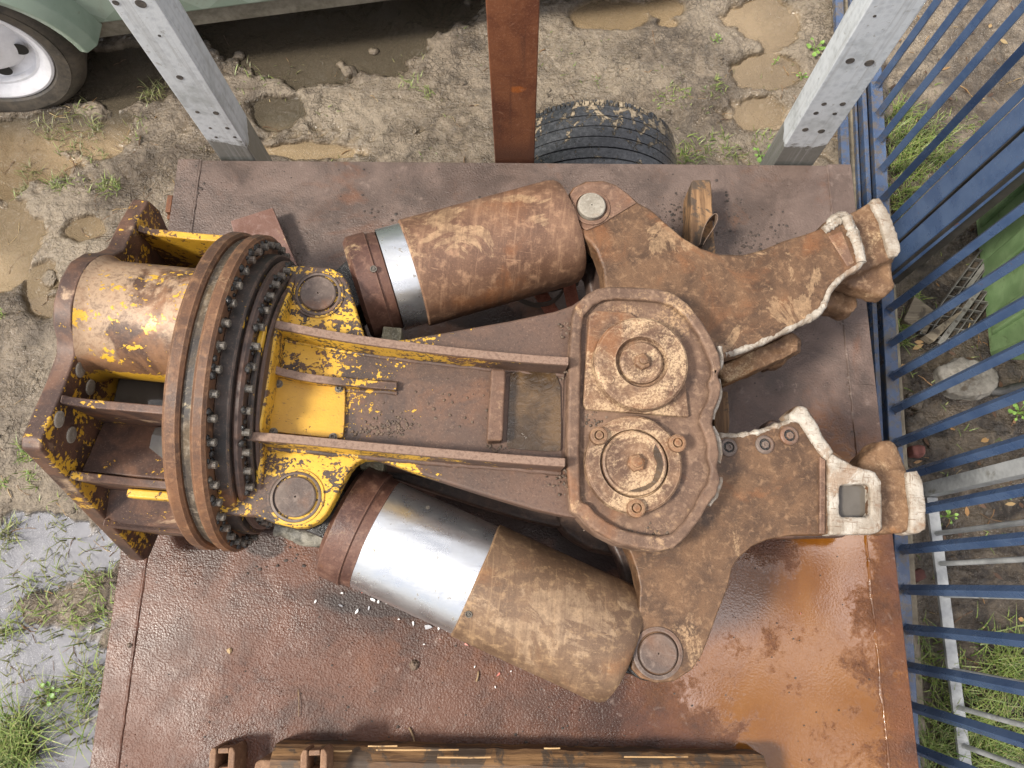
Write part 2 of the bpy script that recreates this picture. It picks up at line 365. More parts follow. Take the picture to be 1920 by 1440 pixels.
def gh(x, y):
    p = Vector((x, y, 0.0))
    n1 = noise.fractal(p * 1.6 + Vector((3, 1, 0)), 0.9, 2.1, 4)
    n2 = noise.fractal(p * 9.0, 0.8, 2.1, 4)
    n3 = noise.ridged_multi_fractal(p * 16.0 + Vector((9, 4, 0)), 0.9, 2.0, 3, 1.0, 2.0)
    soil = sstep(1.35, 1.55, x)
    z = 0.030 + 0.014 * n1 + 0.009 * n2 + (0.0065 + 0.003 * soil) * (n3 - 1.0)
    # wheel ruts running along the yard
    for yc, wd, dp in ((1.62, 0.10, 0.018), (1.86, 0.07, 0.016), (1.38, 0.06, 0.012)):
        yy = y - yc - 0.05 * math.sin(x * 1.3)
        k = math.exp(-(yy / wd) ** 2) * (1.0 if x < 1.3 else 0.0)
        z -= dp * k * (0.8 + 0.35 * math.sin(x * 70 + 60 * abs(yy) + 2.0 * n1))
    wob = 0.40 * noise.fractal(p * 4.0 + Vector((5, 5, 0)), 0.8, 2.0, 5)
    dpt = 0.0
    for cx, cy, rx, ry, ro, de in PUD:
        dx, dy = x - cx, y - cy
        if abs(dx) > 2.2 * max(rx, ry) or abs(dy) > 2.2 * max(rx, ry): continue
        c, s = math.cos(ro), math.sin(ro)
        q = math.hypot((dx * c + dy * s) / rx, (-dx * s + dy * c) / ry) + wob * 1.2
        dpt = max(dpt, de * 1.5 * (1 - sstep(0.45, 1.35, q)))
    return z - dpt
def axis_pts(lo, hi, st, far):
    a = []; x = lo
    while x <= hi: a.append(x); x += st
    g = []; d = st; x = lo
    while x > -far: d *= 1.5; x -= d; g.append(x)
    h = []; d = st; x = a[-1]
    while x < far: d *= 1.5; x += d; h.append(x)
    return g[::-1] + a + h
xs = axis_pts(-2.75, 2.6, 0.0095, 60); ys = axis_pts(-0.95, 2.85, 0.0095, 60)
verts = []
for y in ys:
    for x in xs:
        verts.append((x, y, gh(x, y) if abs(x) < 4 and abs(y) < 4 else 0.03))
nx = len(xs); faces = [(j * nx + i, j * nx + i + 1, (j + 1) * nx + i + 1, (j + 1) * nx + i) for j in range(len(ys) - 1) for i in range(nx - 1)]
me = bpy.data.meshes.new('mud_ground'); me.from_pydata(verts, [], faces); me.update()
for p in me.polygons: p.use_smooth = True
b = NB('wet_mud'); xyz = b.xyz()
big = b.noise(1.3, 6, 0.6, 0.5); mid = b.noise(9, 9, 0.66, 0.6); fine = b.noise(70, 7, 0.7, 0.4); grit = b.noise(330, 3, 0.7)
vein = b.voro(26, 'DISTANCE_TO_EDGE', vec=b.map(scale=(1, 1.5, 0.3)))
wv_ = b.n('ShaderNodeVectorMath'); wv_.operation = 'ADD'; wn_ = b.n('ShaderNodeTexNoise'); b.l(b.tc, wn_.inputs['Vector']); wn_.inputs['Scale'].default_value = 22; wn_.inputs['Detail'].default_value = 4
ws_ = b.n('ShaderNodeVectorMath'); ws_.operation = 'SCALE'; b.l(wn_.outputs['Color'], ws_.inputs[0]); ws_.inputs['Scale'].default_value = 0.07; b.l(b.tc, wv_.inputs[0]); b.l(ws_.outputs[0], wv_.inputs[1])
crack = b.voro(34, 'DISTANCE_TO_EDGE', vec=wv_.outputs[0]); clump = b.voro(62, 'F1', vec=wv_.outputs[0])
c = b.mix(b.ramp(mid, 0.34, 0.64), (0.086, 0.066, 0.046), (0.232, 0.184, 0.132))
c = b.mix(b.ramp(big, 0.42, 0.62, 0, 0.6), c, (0.32, 0.262, 0.19))
c = b.mix(b.math('MULTIPLY', b.ramp(fine, 0.50, 0.68), 0.62), c, (0.050, 0.037, 0.026))
c = b.mix(b.math('MULTIPLY', b.ramp(fine, 0.44, 0.30), 0.35), c, (0.39, 0.32, 0.235))
ck_ = b.math('MULTIPLY', b.ramp(crack, 0.10, 0.02), b.ramp(b.noise(5, 6, .6, off=18), .44, .60))
c = b.mix(b.math('MULTIPLY', ck_, 0.4), c, (0.042, 0.031, 0.022))
c = b.mix(b.math('MULTIPLY', b.ramp(grit, 0.58, 0.72), 0.22), c, (0.06, 0.045, 0.032))
c = b.mix(b.ramp(b.math('ADD', xyz[2], b.math('MULTIPLY', fine, 0.012)), 0.004, 0.022, 0.12, 0), c, (0.095, 0.068, 0.042))
soilm = b.math('MULTIPLY', b.ramp(xyz[0], 1.30, 1.50), b.ramp(b.math('ADD', xyz[1], b.math('MULTIPLY', big, 0.9)), 1.75, 2.1, 1, 0))
soil = b.mix(b.ramp(mid, 0.36, 0.64), (0.022, 0.016, 0.012), (0.115, 0.088, 0.060))
soil = b.mix(b.math('MULTIPLY', b.ramp(fine, 0.58, 0.7), 0.7), soil, (0.20, 0.16, 0.11))
c = b.mix(b.math('MULTIPLY', b.ramp(b.noise(2.6, 9, .66, .6, off=44), .50, .64), .6), c, (0.070, 0.050, 0.033)); c = b.mix(soilm, c, soil)
hg = b.math('ADD', b.math('MULTIPLY', fine, 0.8), b.math('MULTIPLY', grit, 0.10)); smear = b.noise(1.0, 6, .62, 0.8, vec=b.map(scale=(5, 26, 5), rot=(0, 0, 0.12))); hg = b.math('ADD', hg, b.math('MULTIPLY', smear, 1.3)); silt = b.ramp(xyz[2], 0.018, -0.004); hg = b.math('MULTIPLY', hg, b.math('SUBTRACT', 1.0, silt)); hg = b.math('ADD', hg, b.math('MULTIPLY', mid, 1.2)); hg = b.math('SUBTRACT', hg, b.math('MULTIPLY', clump, 0.35)); hg = b.math('SUBTRACT', hg, b.math('MULTIPLY', ck_, 0.25))
wet = b.math('MULTIPLY', b.ramp(xyz[2], 0.002, 0.022, 0.45, 1.0), b.ramp(b.noise(3.2, 8, 0.6, 0.4, off=4), 0.42, 0.66, 0.18, 0.52))
silt_sheen = b.mix(b.ramp(b.noise(1.1, 4, 0.5, 0.4), 0.40, 0.62), (0.33, 0.245, 0.15), (0.235, 0.175, 0.108))
silt_sheen = b.mix(b.math('MULTIPLY', b.ramp(xyz[1], 1.72, 1.9), b.ramp(xyz[0], 0.1, -0.3)), silt_sheen, (0.070, 0.056, 0.036)); silt_sheen = b.mix(b.ramp(xyz[1], 1.0, 0.5), silt_sheen, (0.32, 0.315, 0.325))  # dark van reflection and pale sky sheen put into the silt colour
silt_sheen = b.mix(b.math('MULTIPLY', b.ramp(b.noise(7, 5, 0.6), 0.5, 0.7), 0.35), silt_sheen, (0.11, 0.08, 0.05))
c = b.mix(b.ramp(b.math('ADD', xyz[2], b.math('MULTIPLY', b.math('SUBTRACT', mid, .5), 0.012)), 0.017, -0.006), c, silt_sheen)
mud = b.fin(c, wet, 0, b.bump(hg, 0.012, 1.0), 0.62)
ground = struct(link('mud_ground', me, None, mud))
bm = bmesh.new(); prism(bm, [(-4, -3), (1.32, -3), (1.42, 4), (-4, 4)], -0.30, 0.0)
b = NB('puddle_water'); xyz = b.xyz()
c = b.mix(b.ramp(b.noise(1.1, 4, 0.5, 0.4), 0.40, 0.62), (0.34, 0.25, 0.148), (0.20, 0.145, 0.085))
c = b.mix(b.math('MULTIPLY', b.ramp(xyz[1], 1.72, 1.9), b.ramp(xyz[0], 0.1, -0.3)), c, (0.105, 0.086, 0.060)); c = b.mix(b.ramp(xyz[1], 1.0, 0.5), c, (0.27, 0.27, 0.29))  # van's dark reflection and grey sky sheen tinted into the water
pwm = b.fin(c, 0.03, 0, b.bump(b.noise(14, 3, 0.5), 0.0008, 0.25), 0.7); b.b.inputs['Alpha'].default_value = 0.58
struct(fin('puddle', bm, pwm))

def gz(x, y): return max(gh(x, y), 0.0)
# concrete kerb at the foot of the fence
KP = [(1540, 0), (1590, 0), (1628, 420), (1655, 900), (1600, 900), (1585, 420)]
bm = bmesh.new()
kx = lambda y: 1.245 + 0.052 * (y - 0.1)
pts = [(kx(y) - 0.03 + 0.006 * noise.noise(Vector((0, y * 6, 0))), y) for y in [-1.2 + 0.2 * i for i in range(26)]]
pts2 = [(kx(y) + 0.13, y) for y in [-1.2 + 0.2 * i for i in range(26)]]
prism(bm, pts2 + pts[::-1], -0.2, 0.062)
struct(fin('kerb', bm, simple_mat('old_concrete', (0.16, 0.13, 0.09), (0.30, 0.26, 0.19), 10, (0.7, 0.9), 0.003, c3=(0.07, 0.06, 0.035)), bevel=0.012))

# grass: blades in tufts
grass_bm = bmesh.new()
def blade(bm, x, y, z, az, ln, wd, lean):
    d = Vector((math.cos(az), math.sin(az), 0)); s = Vector((-d.y, d.x, 0)); prev = None
    for k in range(4):
        t = k / 3.0; c = Vector((x, y, z)) + d * (ln * lean * t ** 1.4) + Vector((0, 0, ln * (1 - 0.55 * lean) * (t - 0.45 * lean * t * t)))
        w_ = wd * (1 - t) ** 0.7 * 0.5 + 0.0002
        a, b_ = bm.verts.new(c - s * w_), bm.verts.new(c + s * w_)
        if prev: bm.faces.new((prev[0], prev[1], b_, a))
        prev = (a, b_)
def tuft(u, v, n, spread, ln, lean=0.8, wd=0.005, sq=1.0):
    c = P(u, v, 0.02)
    for _ in range(n):
        a = random.random() * 2 * PI; q = spread * math.sqrt(random.random())
        x, y = c.x + q * math.cos(a), c.y + q * math.sin(a) * sq
        blade(grass_bm, x, y, gz(x, y) - 0.003, random.random() * 2 * PI, ln * random.uniform(0.5, 1.2), wd * random.uniform(0.6, 1.3), lean * random.uniform(0.5, 1.15))
G = [(140, 235, 75, .13, .06), (105, 240, 24, .06, .06), (70, 232, 16, .07, .055), (175, 240, 26, .05, .06), (290, 168, 45, .05, .07), (255, 240, 22, .06, .05), (265, 195, 10, .06, .05),
     (180, 292, 18, .04, .05), (130, 285, 12, .05, .045), (55, 318, 26, .04, .05), (110, 340, 60, .045, .06), (210, 352, 52, .045, .06), (35, 355, 22, .04, .05), (160, 345, 14, .05, .045),
     (770, 160, 26, .06, .045), (805, 180, 10, .03, .06), (530, 140, 14, .08, .05), (465, 135, 14, .06, .05), (1335, 80, 8, .02, .03), (1120, 152, 8, .02, .03),
     (1300, 285, 45, .07, .07), (1345, 275, 40, .06, .06), (1385, 300, 30, .06, .06), (1340, 170, 40, .05, .035), (1270, 180, 40, .06, .035), (1240, 190, 22, .05, .03), (1425, 255, 24, .05, .05), (1280, 300, 26, .03, .07),
     (1700, 250, 150, .10, .13), (1725, 290, 170, .11, .14), (1695, 310, 120, .08, .13), (1750, 270, 70, .10, .10), (1690, 350, 90, .07, .12), (1675, 390, 50, .05, .11), (1790, 240, 26, .08, .06), (1825, 245, 16, .05, .06), (1700, 215, 50, .06, .08),
     (1695, 612, 40, .035, .08), (1690, 635, 30, .03, .07), (1715, 560, 14, .03, .06),
     (1895, 1255, 170, .07, .20), (1860, 1250, 46, .05, .14), (1750, 1290, 44, .08, .13), (1840, 1330, 80, .12, .12), (1890, 1370, 150, .13, .14), (1800, 1400, 130, .13, .15), (1730, 1390, 80, .08, .17), (1870, 1420, 190, .13, .14), (1725, 1240, 22, .06, .11), (1780, 1350, 40, .10, .12), (1905, 1180, 16, .05, .09), (1740, 1430, 90, .08, .16),
     (30, 1390, 240, .085, .20), (15, 1420, 150, .08, .2), (85, 1305, 52, .035, .09), (165, 1290, 70, .07, .15), (150, 1275, 36, .06, .13), (20, 1165, 36, .06, .12), (10, 1205, 26, .05, .1), (60, 855, 22, .03, .06), (45, 850, 16, .03, .07), (70, 900, 18, .04, .06), (100, 1080, 22, .06, .08), (190, 1090, 30, .05, .09), (120, 1155, 28, .08, .09), (205, 1150, 34, .05, .1),
     (150, 1190, 22, .07, .1), (10, 1010, 34, .04, .09), (95, 985, 12, .03, .05), (40, 1110, 20, .05, .08), (100, 1120, 10, .05, .07), (115, 1010, 12, .06, .09), (60, 1075, 12, .06, .09), (130, 1345, 16, .06, .13), (150, 1370, 20, .05, .16), (10, 905, 14, .03, .05), (5, 590, 14, .02, .05), (15, 985, 18, .03, .07)]
for g in G: tuft(*g)
for _ in range(90): tuft(random.uniform(0, 330), random.uniform(880, 1300), 3, .03, .06)
for _ in range(60): tuft(random.uniform(380, 1560), random.uniform(60, 300), 2, .03, .03)
for _ in range(90): tuft(random.uniform(1700, 1920), random.uniform(1180, 1440), 4, .05, .1)
for _ in range(50): tuft(random.uniform(1690, 1920), random.uniform(150, 1100), 2, .03, .05)
b = NB('grass'); n1 = b.noise(16, 4, 0.6); n2 = b.noise(140, 2, 0.6)
c = b.mix(b.ramp(n1, 0.35, 0.65), (0.075, 0.130, 0.022), (0.175, 0.245, 0.050)); c = b.mix(b.ramp(n2, 0.50, 0.62, 0, 0.85), c, (0.30, 0.26, 0.12)); c = b.mix(b.ramp(b.xyz()[2], .035, .005, 0, .6), c, (0.13, 0.10, 0.06))
gm = b.fin(c, 0.45, 0, None, 0.4); b.b.inputs['Subsurface Weight'].default_value = 0.0
go = fin('grass', grass_bm, gm, recalc=False); tag(go, 'short green grass growing in scattered tufts out of the mud', 'grass', kind='stuff')

# straw, twigs and dead leaves lying on the soil
lb = bmesh.new()
def stick(bm, x, y, z, az, ln, r, curl=0.15):
    d = Vector((math.cos(az), math.sin(az), 0)); s = Vector((-d.y, d.x, 0)); k = random.uniform(-curl, curl)
    tube(bm, [Vector((x, y, z + r)) + d * ln * (t - .5) + s * ln * k * 4 * (t - .5) ** 2 + Vector((0, 0, 0.004 * math.sin(t * 9))) for t in (0, .25, .5, .75, 1)], r, 5, rfn=lambda t: r * (1.15 - 0.6 * t))
def leaf(bm, x, y, z, az, ln, wd):
    d = Vector((math.cos(az), math.sin(az), random.uniform(-.2, .3))); s = Vector((-d.y, d.x, random.uniform(-.4, .4))); c = Vector((x, y, z + 0.006))
    pr = [bm.verts.new(c + d * ln * a + s * wd * b_ + Vector((0, 0, h))) for a, b_, h in ((-.5, 0, 0), (-.15, .45, .003), (.2, .4, .004), (.55, 0, .006), (.2, -.4, .004), (-.15, -.45, .003))]
    bm.faces.new((pr[0], pr[1], pr[4 + 1])); bm.faces.new((pr[1], pr[2], pr[4], pr[5])); bm.faces.new((pr[2], pr[3], pr[4]))
for _ in range(330):
    x, y = random.uniform(1.38, 2.2), random.uniform(-0.7, 2.5)
    z = gz(x, y)
    if random.random() < 0.45: stick(lb, x, y, z, random.random() * 6.3, random.uniform(.03, .11), random.uniform(.001, .0022))
    else: leaf(lb, x, y, z, random.random() * 6.3, random.uniform(.012, .04), random.uniform(.008, .02))
for _ in range(170):
    u, v = random.choice([(random.uniform(0, 220), random.uniform(840, 1440)), (random.uniform(200, 1560), random.uniform(60, 300)), (random.uniform(0, 330), random.uniform(180, 800))])
    c = P(u, v, .02); stick(lb, c.x, c.y, gz(c.x, c.y), random.random() * 6.3, random.uniform(.02, .10), random.uniform(.0008, .002))
b = NB('dead_leaf'); wn = b.n('ShaderNodeNewGeometry').outputs['Random Per Island']
rc = b.n('ShaderNodeValToRGB'); b.l(wn, rc.inputs[0])
e = rc.color_ramp.elements; e[0].color = (0.05, 0.025, 0.012, 1); e[1].color = (0.42, 0.33, 0.17, 1); e.new(0.45).color = (0.10, 0.05, 0.025, 1); e.new(0.75).color = (0.28, 0.15, 0.05, 1)
lo = fin('leaf_litter', lb, b.fin(rc.outputs[0], 0.6), recalc=False); tag(lo, 'straw, twigs and dead leaves scattered over the mud and soil', 'leaf litter', kind='stuff')

# clods of mud pressed up around the yard
cb = bmesh.new()
def clod(bm, x, y, z, r, sq=0.6):
    t = bmesh.ops.create_icosphere(bm, subdivisions=2, radius=r); s = Vector((random.random() * 50, 3, 1))
    k = random.uniform(.7, 1.4); a = random.random() * 6.3
    for v in t['verts']:
        c = v.co * (1 + 0.55 * noise.noise(v.co / r * 1.1 + s)); c.z *= sq; c.x *= k
        v.co = Vector((x + c.x * math.cos(a) - c.y * math.sin(a), y + c.x * math.sin(a) + c.y * math.cos(a), z + c.z))
for _ in range(170):
    u, v = random.choice([(random.uniform(360, 1580), random.uniform(20, 300)), (random.uniform(360, 1580), random.uniform(20, 300)), (random.uniform(0, 300), random.uniform(330, 900)), (random.uniform(0, 220), random.uniform(880, 1440)), (random.uniform(1690, 1920), random.uniform(100, 1440))])
    c = P(u, v, .02); h = gh(c.x, c.y)
    if h > 0.008: clod(cb, c.x, c.y, h, random.uniform(.004, .013))
for u, v, r in ((85, 520, .030), (95, 545, .022), (400, 110, .03), (430, 125, .035), (465, 130, .028), (445, 100, .03), (655, 130, .03), (640, 118, .025), (700, 90, .02), (380, 100, .03)):
    c = P(u, v, .02); clod(cb, c.x, c.y, gz(c.x, c.y), r, .5)
co_ = fin('mud_clods', cb, mud, recalc=False, smooth=60); tag(co_, 'small clods of wet mud pressed up all over the yard', 'mud', kind='stuff')

# ------------------------------------------------------------------ the flat trailer with its three stanchion posts
DX0, DX1, DY0, DY1 = -1.032, 0.957, -1.25, 1.214
trailer = thing('flatbed_trailer', 'flat trailer with a wet rusty steel plate deck and three upright posts', 'trailer', (0, 0, 0))
b = NB('wet_rusty_plate'); xyz = b.xyz()
sky_sheen = b.ramp(b.math('ADD', xyz[1], b.math('MULTIPLY', b.noise(2.4, 6, 0.6, 0.4, off=40), 0.7)), 0.35, 1.15); big = b.noise(1.5, 7, 0.6, 0.7, off=1); mid = b.noise(6, 9, 0.66, 0.5, off=2); fine = b.noise(210, 3, 0.6); med = b.noise(34, 7, 0.65, 0.3)
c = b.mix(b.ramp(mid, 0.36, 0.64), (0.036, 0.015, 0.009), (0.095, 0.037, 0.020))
c = b.mix(b.ramp(big, 0.44, 0.62, 0, 0.5), c, (0.115, 0.054, 0.034)); c = b.mix(b.math('MULTIPLY', sky_sheen, 0.75), c, b.mix(b.ramp(mid, 0.36, 0.64), (0.080, 0.062, 0.053), (0.150, 0.117, 0.100)))  # pale sky reflection tinted into the base colour of the far half
c = b.mix(b.math('MULTIPLY', b.ramp(b.noise(2.6, 8, 0.64, 0.6, off=9), 0.56, 0.68), 0.4), c, (0.18, 0.066, 0.024))
c = b.mix(b.math('MULTIPLY', b.ramp(med, 0.58, 0.74), 0.5), c, (0.24, 0.18, 0.15))
c = b.mix(b.math('MULTIPLY', b.ramp(b.noise(55, 6, 0.7, off=3), 0.63, 0.70), 0.6), c, (0.025, 0.018, 0.016))
# rain water standing in the sag of the deck
pw = b.math('MAXIMUM', b.spot((0.62, -0.12), 0.34, 0.24, 0.55), b.spot((0.45, -0.06), 0.16, 0.16, 0.5))
pw = b.math('MAXIMUM', pw, b.spot((0.80, 0.16), 0.13, 0.30, 0.5)); pw = b.math('MAXIMUM', pw, b.spot((0.72, -0.34), 0.2, 0.18, 0.5))
pn = b.math('ADD', pw, b.math('MULTIPLY', b.math('SUBTRACT', b.noise(7, 8, 0.66, 0.3, off=6), 0.5), 1.9)); pn = b.math('ADD', pn, b.math('MULTIPLY', b.math('SUBTRACT', b.noise(60, 5, 0.7, 0.6, off=8), 0.5), 0.9))
pm = b.ramp(pn, 0.60, 0.92); bub = b.ramp(b.voro(70), 0.10, 0.14, 1, 0); bub = b.math('MULTIPLY', bub, b.ramp(b.noise(14, 3, .5, off=33), .52, .6))
c = b.mix(b.math('MULTIPLY', b.ramp(pn, 0.1, 0.75), 0.45), c, (0.135, 0.050, 0.012)); c = b.mix(b.math('MULTIPLY', pm, 0.85), c, b.mix(b.ramp(big, 0.4, 0.6), (0.130, 0.042, 0.004), (0.190, 0.074, 0.010)))
oil_shade = None
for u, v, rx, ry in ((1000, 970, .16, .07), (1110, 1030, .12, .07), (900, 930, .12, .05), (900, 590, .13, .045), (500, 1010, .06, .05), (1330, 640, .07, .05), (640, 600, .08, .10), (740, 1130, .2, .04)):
    q = P(u, v, DECK); e_ = b.spot((q.x, q.y), rx, ry, .6); oil_shade = e_ if oil_shade is None else b.math('MAXIMUM', oil_shade, e_)
oil_shade = b.ramp(b.math('ADD', oil_shade, b.math('MULTIPLY', b.math('SUBTRACT', b.noise(16, 8, .68, .4, off=50), .5), 1.2)), .4, .75)
c = b.mix(b.math('MULTIPLY', oil_shade, .78), c, (0.020, 0.013, 0.011))  # oil stains, also painted in as contact shade under the machine
dry = b.ramp(b.math('ADD', b.math('MULTIPLY', xyz[1], 0.5), b.math('MULTIPLY', mid, 0.9)), 0.2, 0.9)
rgh = b.mix(pm, b.mix(b.ramp(b.noise(5, 7, 0.62, off=12), 0.36, 0.64), (0.25, 0.25, 0.25), (0.44, 0.44, 0.44)), (0.05, 0.05, 0.05))
ridge = b.voro(165, 'F1', vec=b.map(scale=(1, 1.15, 0.2)))
rip = b.math('ADD', b.math('MULTIPLY', fine, 1.0), b.math('MULTIPLY', ridge, 0.45)); rip = b.math('ADD', rip, b.math('MULTIPLY', med, 0.9)); rip = b.math('ADD', rip, b.math('MULTIPLY', bub, 4.0))
amp = b.math('MULTIPLY', b.ramp(b.noise(2.2, 5, 0.6, 0.4, off=15), 0.35, 0.65, 0.35, 1.0), b.math('SUBTRACT', 1.0, b.math('MULTIPLY', pm, 0.93)))
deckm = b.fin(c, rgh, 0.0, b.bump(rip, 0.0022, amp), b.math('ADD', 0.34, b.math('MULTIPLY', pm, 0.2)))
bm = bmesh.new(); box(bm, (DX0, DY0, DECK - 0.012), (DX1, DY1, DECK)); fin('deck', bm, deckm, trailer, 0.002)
# side folds with their weld seams
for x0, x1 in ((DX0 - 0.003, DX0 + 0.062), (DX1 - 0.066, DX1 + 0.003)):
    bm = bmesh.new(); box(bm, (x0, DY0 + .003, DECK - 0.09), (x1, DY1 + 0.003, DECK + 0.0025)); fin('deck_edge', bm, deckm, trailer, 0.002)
def seam(pts, r, j, f=.6):
    bm = bmesh.new(); tube(bm, pts, r, 6, j, flat=f); fin('weld_seam', bm, deckm, trailer, smooth=80)
for x in (DX0 + 0.063, DX1 - 0.067): seam(dense([(x, DY0, DECK + 0.001), (x + 0.002, DY1, DECK + 0.001)], 0.012), 0.004, 0.9)
for y in (0.72, 0.545): seam(dense([(DX1 - 0.075, y, DECK + 0.001), (DX1 - 0.002, y - 0.004, DECK + 0.003)], 0.01), 0.004, 0.9)
seam(dense([(0.60, 0.562, DECK), (0.66, 0.564, DECK)], 0.006), 0.003, 1.5, .5)
bm = bmesh.new()
steel = rust_mat('frame_steel', (0.03, 0.02, 0.017), (0.07, 0.04, 0.03), (0.14, 0.08, 0.055), 0.2, off=31)
for y in (1.16, 0.4, -0.4, -1.2): box(bm, (DX0 + .02, y - 0.03, DECK - 0.13), (DX1 - .02, y + 0.03, DECK - 0.0125))
for x in (-0.5, 0.45): box(bm, (x - 0.04, DY0 + .03, DECK - 0.25), (x + 0.04, 1.12, DECK - 0.131))
fin('chassis_frame', bm, steel, trailer, 0.004)
bm = bmesh.new()
c = P(322, 383, DECK - 0.03); box(bm, (c.x - .012, c.y - .03, DECK - .05), (c.x + .004, c.y + .025, DECK - .02)); box(bm, (c.x - 0.012, c.y - .044, DECK - .05), (DX0 - .002, c.y - .031, DECK - .035))
fin('side_latch', bm, rust_mat('latch_rust', (0.07, 0.03, 0.018), (0.15, 0.07, 0.04), (0.22, 0.1, 0.05), 0.1), trailer, 0.002)
galv = NB('galvanised_steel'); n1 = galv.voro(55); n2 = galv.noise(6, 8, 0.65, 0.4); n3 = galv.noise(120, 5, 0.65); z_ = galv.xyz()[2]
c = galv.mix(galv.ramp(n1, 0.1, 0.6, 0, 0.9), (0.50, 0.53, 0.555), (0.60, 0.63, 0.65)); c = galv.mix(galv.ramp(n2, 0.52, 0.7, 0, 0.6), c, (0.28, 0.30, 0.29))
wetp = galv.ramp(galv.math('ADD', z_, galv.math('MULTIPLY', galv.math('SUBTRACT', n2, .5), 0.28)), DECK + 0.085, DECK + 0.10, 1, 0)
c = galv.mix(galv.math('MULTIPLY', wetp, 0.85), c, (0.105, 0.10, 0.078)); c = galv.mix(galv.ramp(n3, 0.62, 0.72, 0, 0.4), c, (0.16, 0.15, 0.13))
strk = galv.noise(1.0, 6, .66, .4, vec=galv.map(scale=(70, 70, 2.2))); c = galv.mix(galv.ramp(strk, .5, .68, 0, .5), c, (0.33, 0.335, 0.33)); c = galv.mix(galv.ramp(galv.noise(38, 9, .72, .8, off=3), .60, .66, 0, .6), c, (0.24, 0.225, 0.19)); c = galv.mix(galv.ramp(galv.noise(16, 6, .7, off=9), .66, .70, 0, .8), c, (0.62, 0.63, 0.63)); galvm = galv.fin(c, galv.mix(wetp, (0.5, 0.5, 0.5), (0.25, 0.25, 0.25)), 0.25, galv.bump(n3, 0.0006), 0.5)
postrust = NB('rusty_post'); n1 = postrust.noise(7, 9, 0.66, 0.5); n2 = postrust.noise(150, 5, 0.7); z_ = postrust.xyz()[2]
c = postrust.mix(postrust.ramp(n1, 0.36, 0.62), (0.105, 0.032, 0.014), (0.19, 0.068, 0.028)); c = postrust.mix(postrust.ramp(n2, 0.5, 0.75, 0, 0.6), c, (0.34, 0.17, 0.10))
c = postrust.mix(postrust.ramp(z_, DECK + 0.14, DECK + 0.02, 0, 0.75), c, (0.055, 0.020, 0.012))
ax_ = postrust.math('DIVIDE', postrust.math('SUBTRACT', postrust.xyz()[0], -0.022), 0.020); az_ = postrust.math('DIVIDE', postrust.math('SUBTRACT', z_, DECK + 0.335), 0.013)
rr_ = postrust.math('ADD', postrust.math('SQRT', postrust.math('ADD', postrust.math('MULTIPLY', ax_, ax_), postrust.math('MULTIPLY', az_, az_))), postrust.math('MULTIPLY', postrust.math('SUBTRACT', postrust.noise(70, 6, .7), .5), 1.4))
c = postrust.mix(postrust.math('MULTIPLY', postrust.ramp(rr_, 1.25, .6), .75), c, (0.36, 0.10, 0.015))
strk = postrust.noise(1.0, 7, .68, .5, vec=postrust.map(scale=(45, 45, 3))); c = postrust.mix(postrust.ramp(strk, .5, .68, 0, .55), c, (0.075, 0.028, 0.016)); c = postrust.mix(postrust.ramp(postrust.noise(22, 9, .72, .8, off=6), .58, .68, 0, .6), c, (0.30, 0.145, 0.085))
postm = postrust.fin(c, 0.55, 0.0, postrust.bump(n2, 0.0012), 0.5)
def post(x0, x1, y0, y1, z0, z1, mat, label, holes, lip=None):
    bm = bmesh.new()
    # channel section: web facing the deck, two flanges running back
    t = 0.007
    pts = [(x0, y0), (x1, y0), (x1, y1), (x1 - t, y1), (x1 - t, y0 + t), (x0 + t, y0 + t), (x0 + t, y1), (x0, y1)]
    if lip is None: pts = [(x0, y0), (x1, y0), (x1, y1), (x0, y1)]
    prism(bm, pts, z0, z1)
    p = fin('post', bm, mat, trailer, 0.003, label=label)
    for hx, hz, hr in holes:
        hb = bmesh.new(); lathe(hb, [(0, hr * 1.0), (0.0025, hr * 0.92)], axis_mat((hx, y0 + 0.0015, hz), (0, -1, 0)), 16)
        fin('bolt_hole', hb, holem, p)
    return p
holem = simple_mat('dark_hole', (0.035, 0.032, 0.03), (0.10, 0.085, 0.07), 60, (0.6, 0.8))
ya = DY1 + 0.006
def holes_at(lst, y0):
    out_ = []
    for u, v, rp in lst:
        r = ray(u, v); t = (y0 - CAM.y) / r.y; q = CAM + r * t; out_.append((q.x, q.z, rp))
    return out_
a0, a1 = P(412, 292, DECK).x, P(476, 294, DECK).x
post(a0, a1 + 0.002, ya, ya + 0.085, DECK - 0.25, DECK + 1.25, galvm, 'galvanised steel post wet at its foot', holes_at([(217, 5, .008), (264, 7, .013), (337, 145, .009), (370, 210, .006), (405, 212, .0085), (394, 240, .0045), (426, 240, .006), (405, 257, .0045), (440, 257, .005), (299, 67, .004)], ya), lip=1)
b0, b1 = P(928, 302, DECK).x, P(1002, 303, DECK).x
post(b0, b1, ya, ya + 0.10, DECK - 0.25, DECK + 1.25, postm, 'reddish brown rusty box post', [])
c0, c1 = P(1452, 306, DECK).x, P(1527, 308, DECK).x
post(c0, c1, ya, ya + 0.075, DECK - 0.25, DECK + 1.25, galvm, 'pale galvanised steel post with wet stains round its bolts', holes_at([(1594, 114, .011), (1630, 118, .012), (1545, 195, .007), (1580, 195, .008), (1530, 212, .007), (1565, 213, .006), (1510, 243, .009), (1540, 246, .010), (1640, 30, .004)], ya), lip=1)
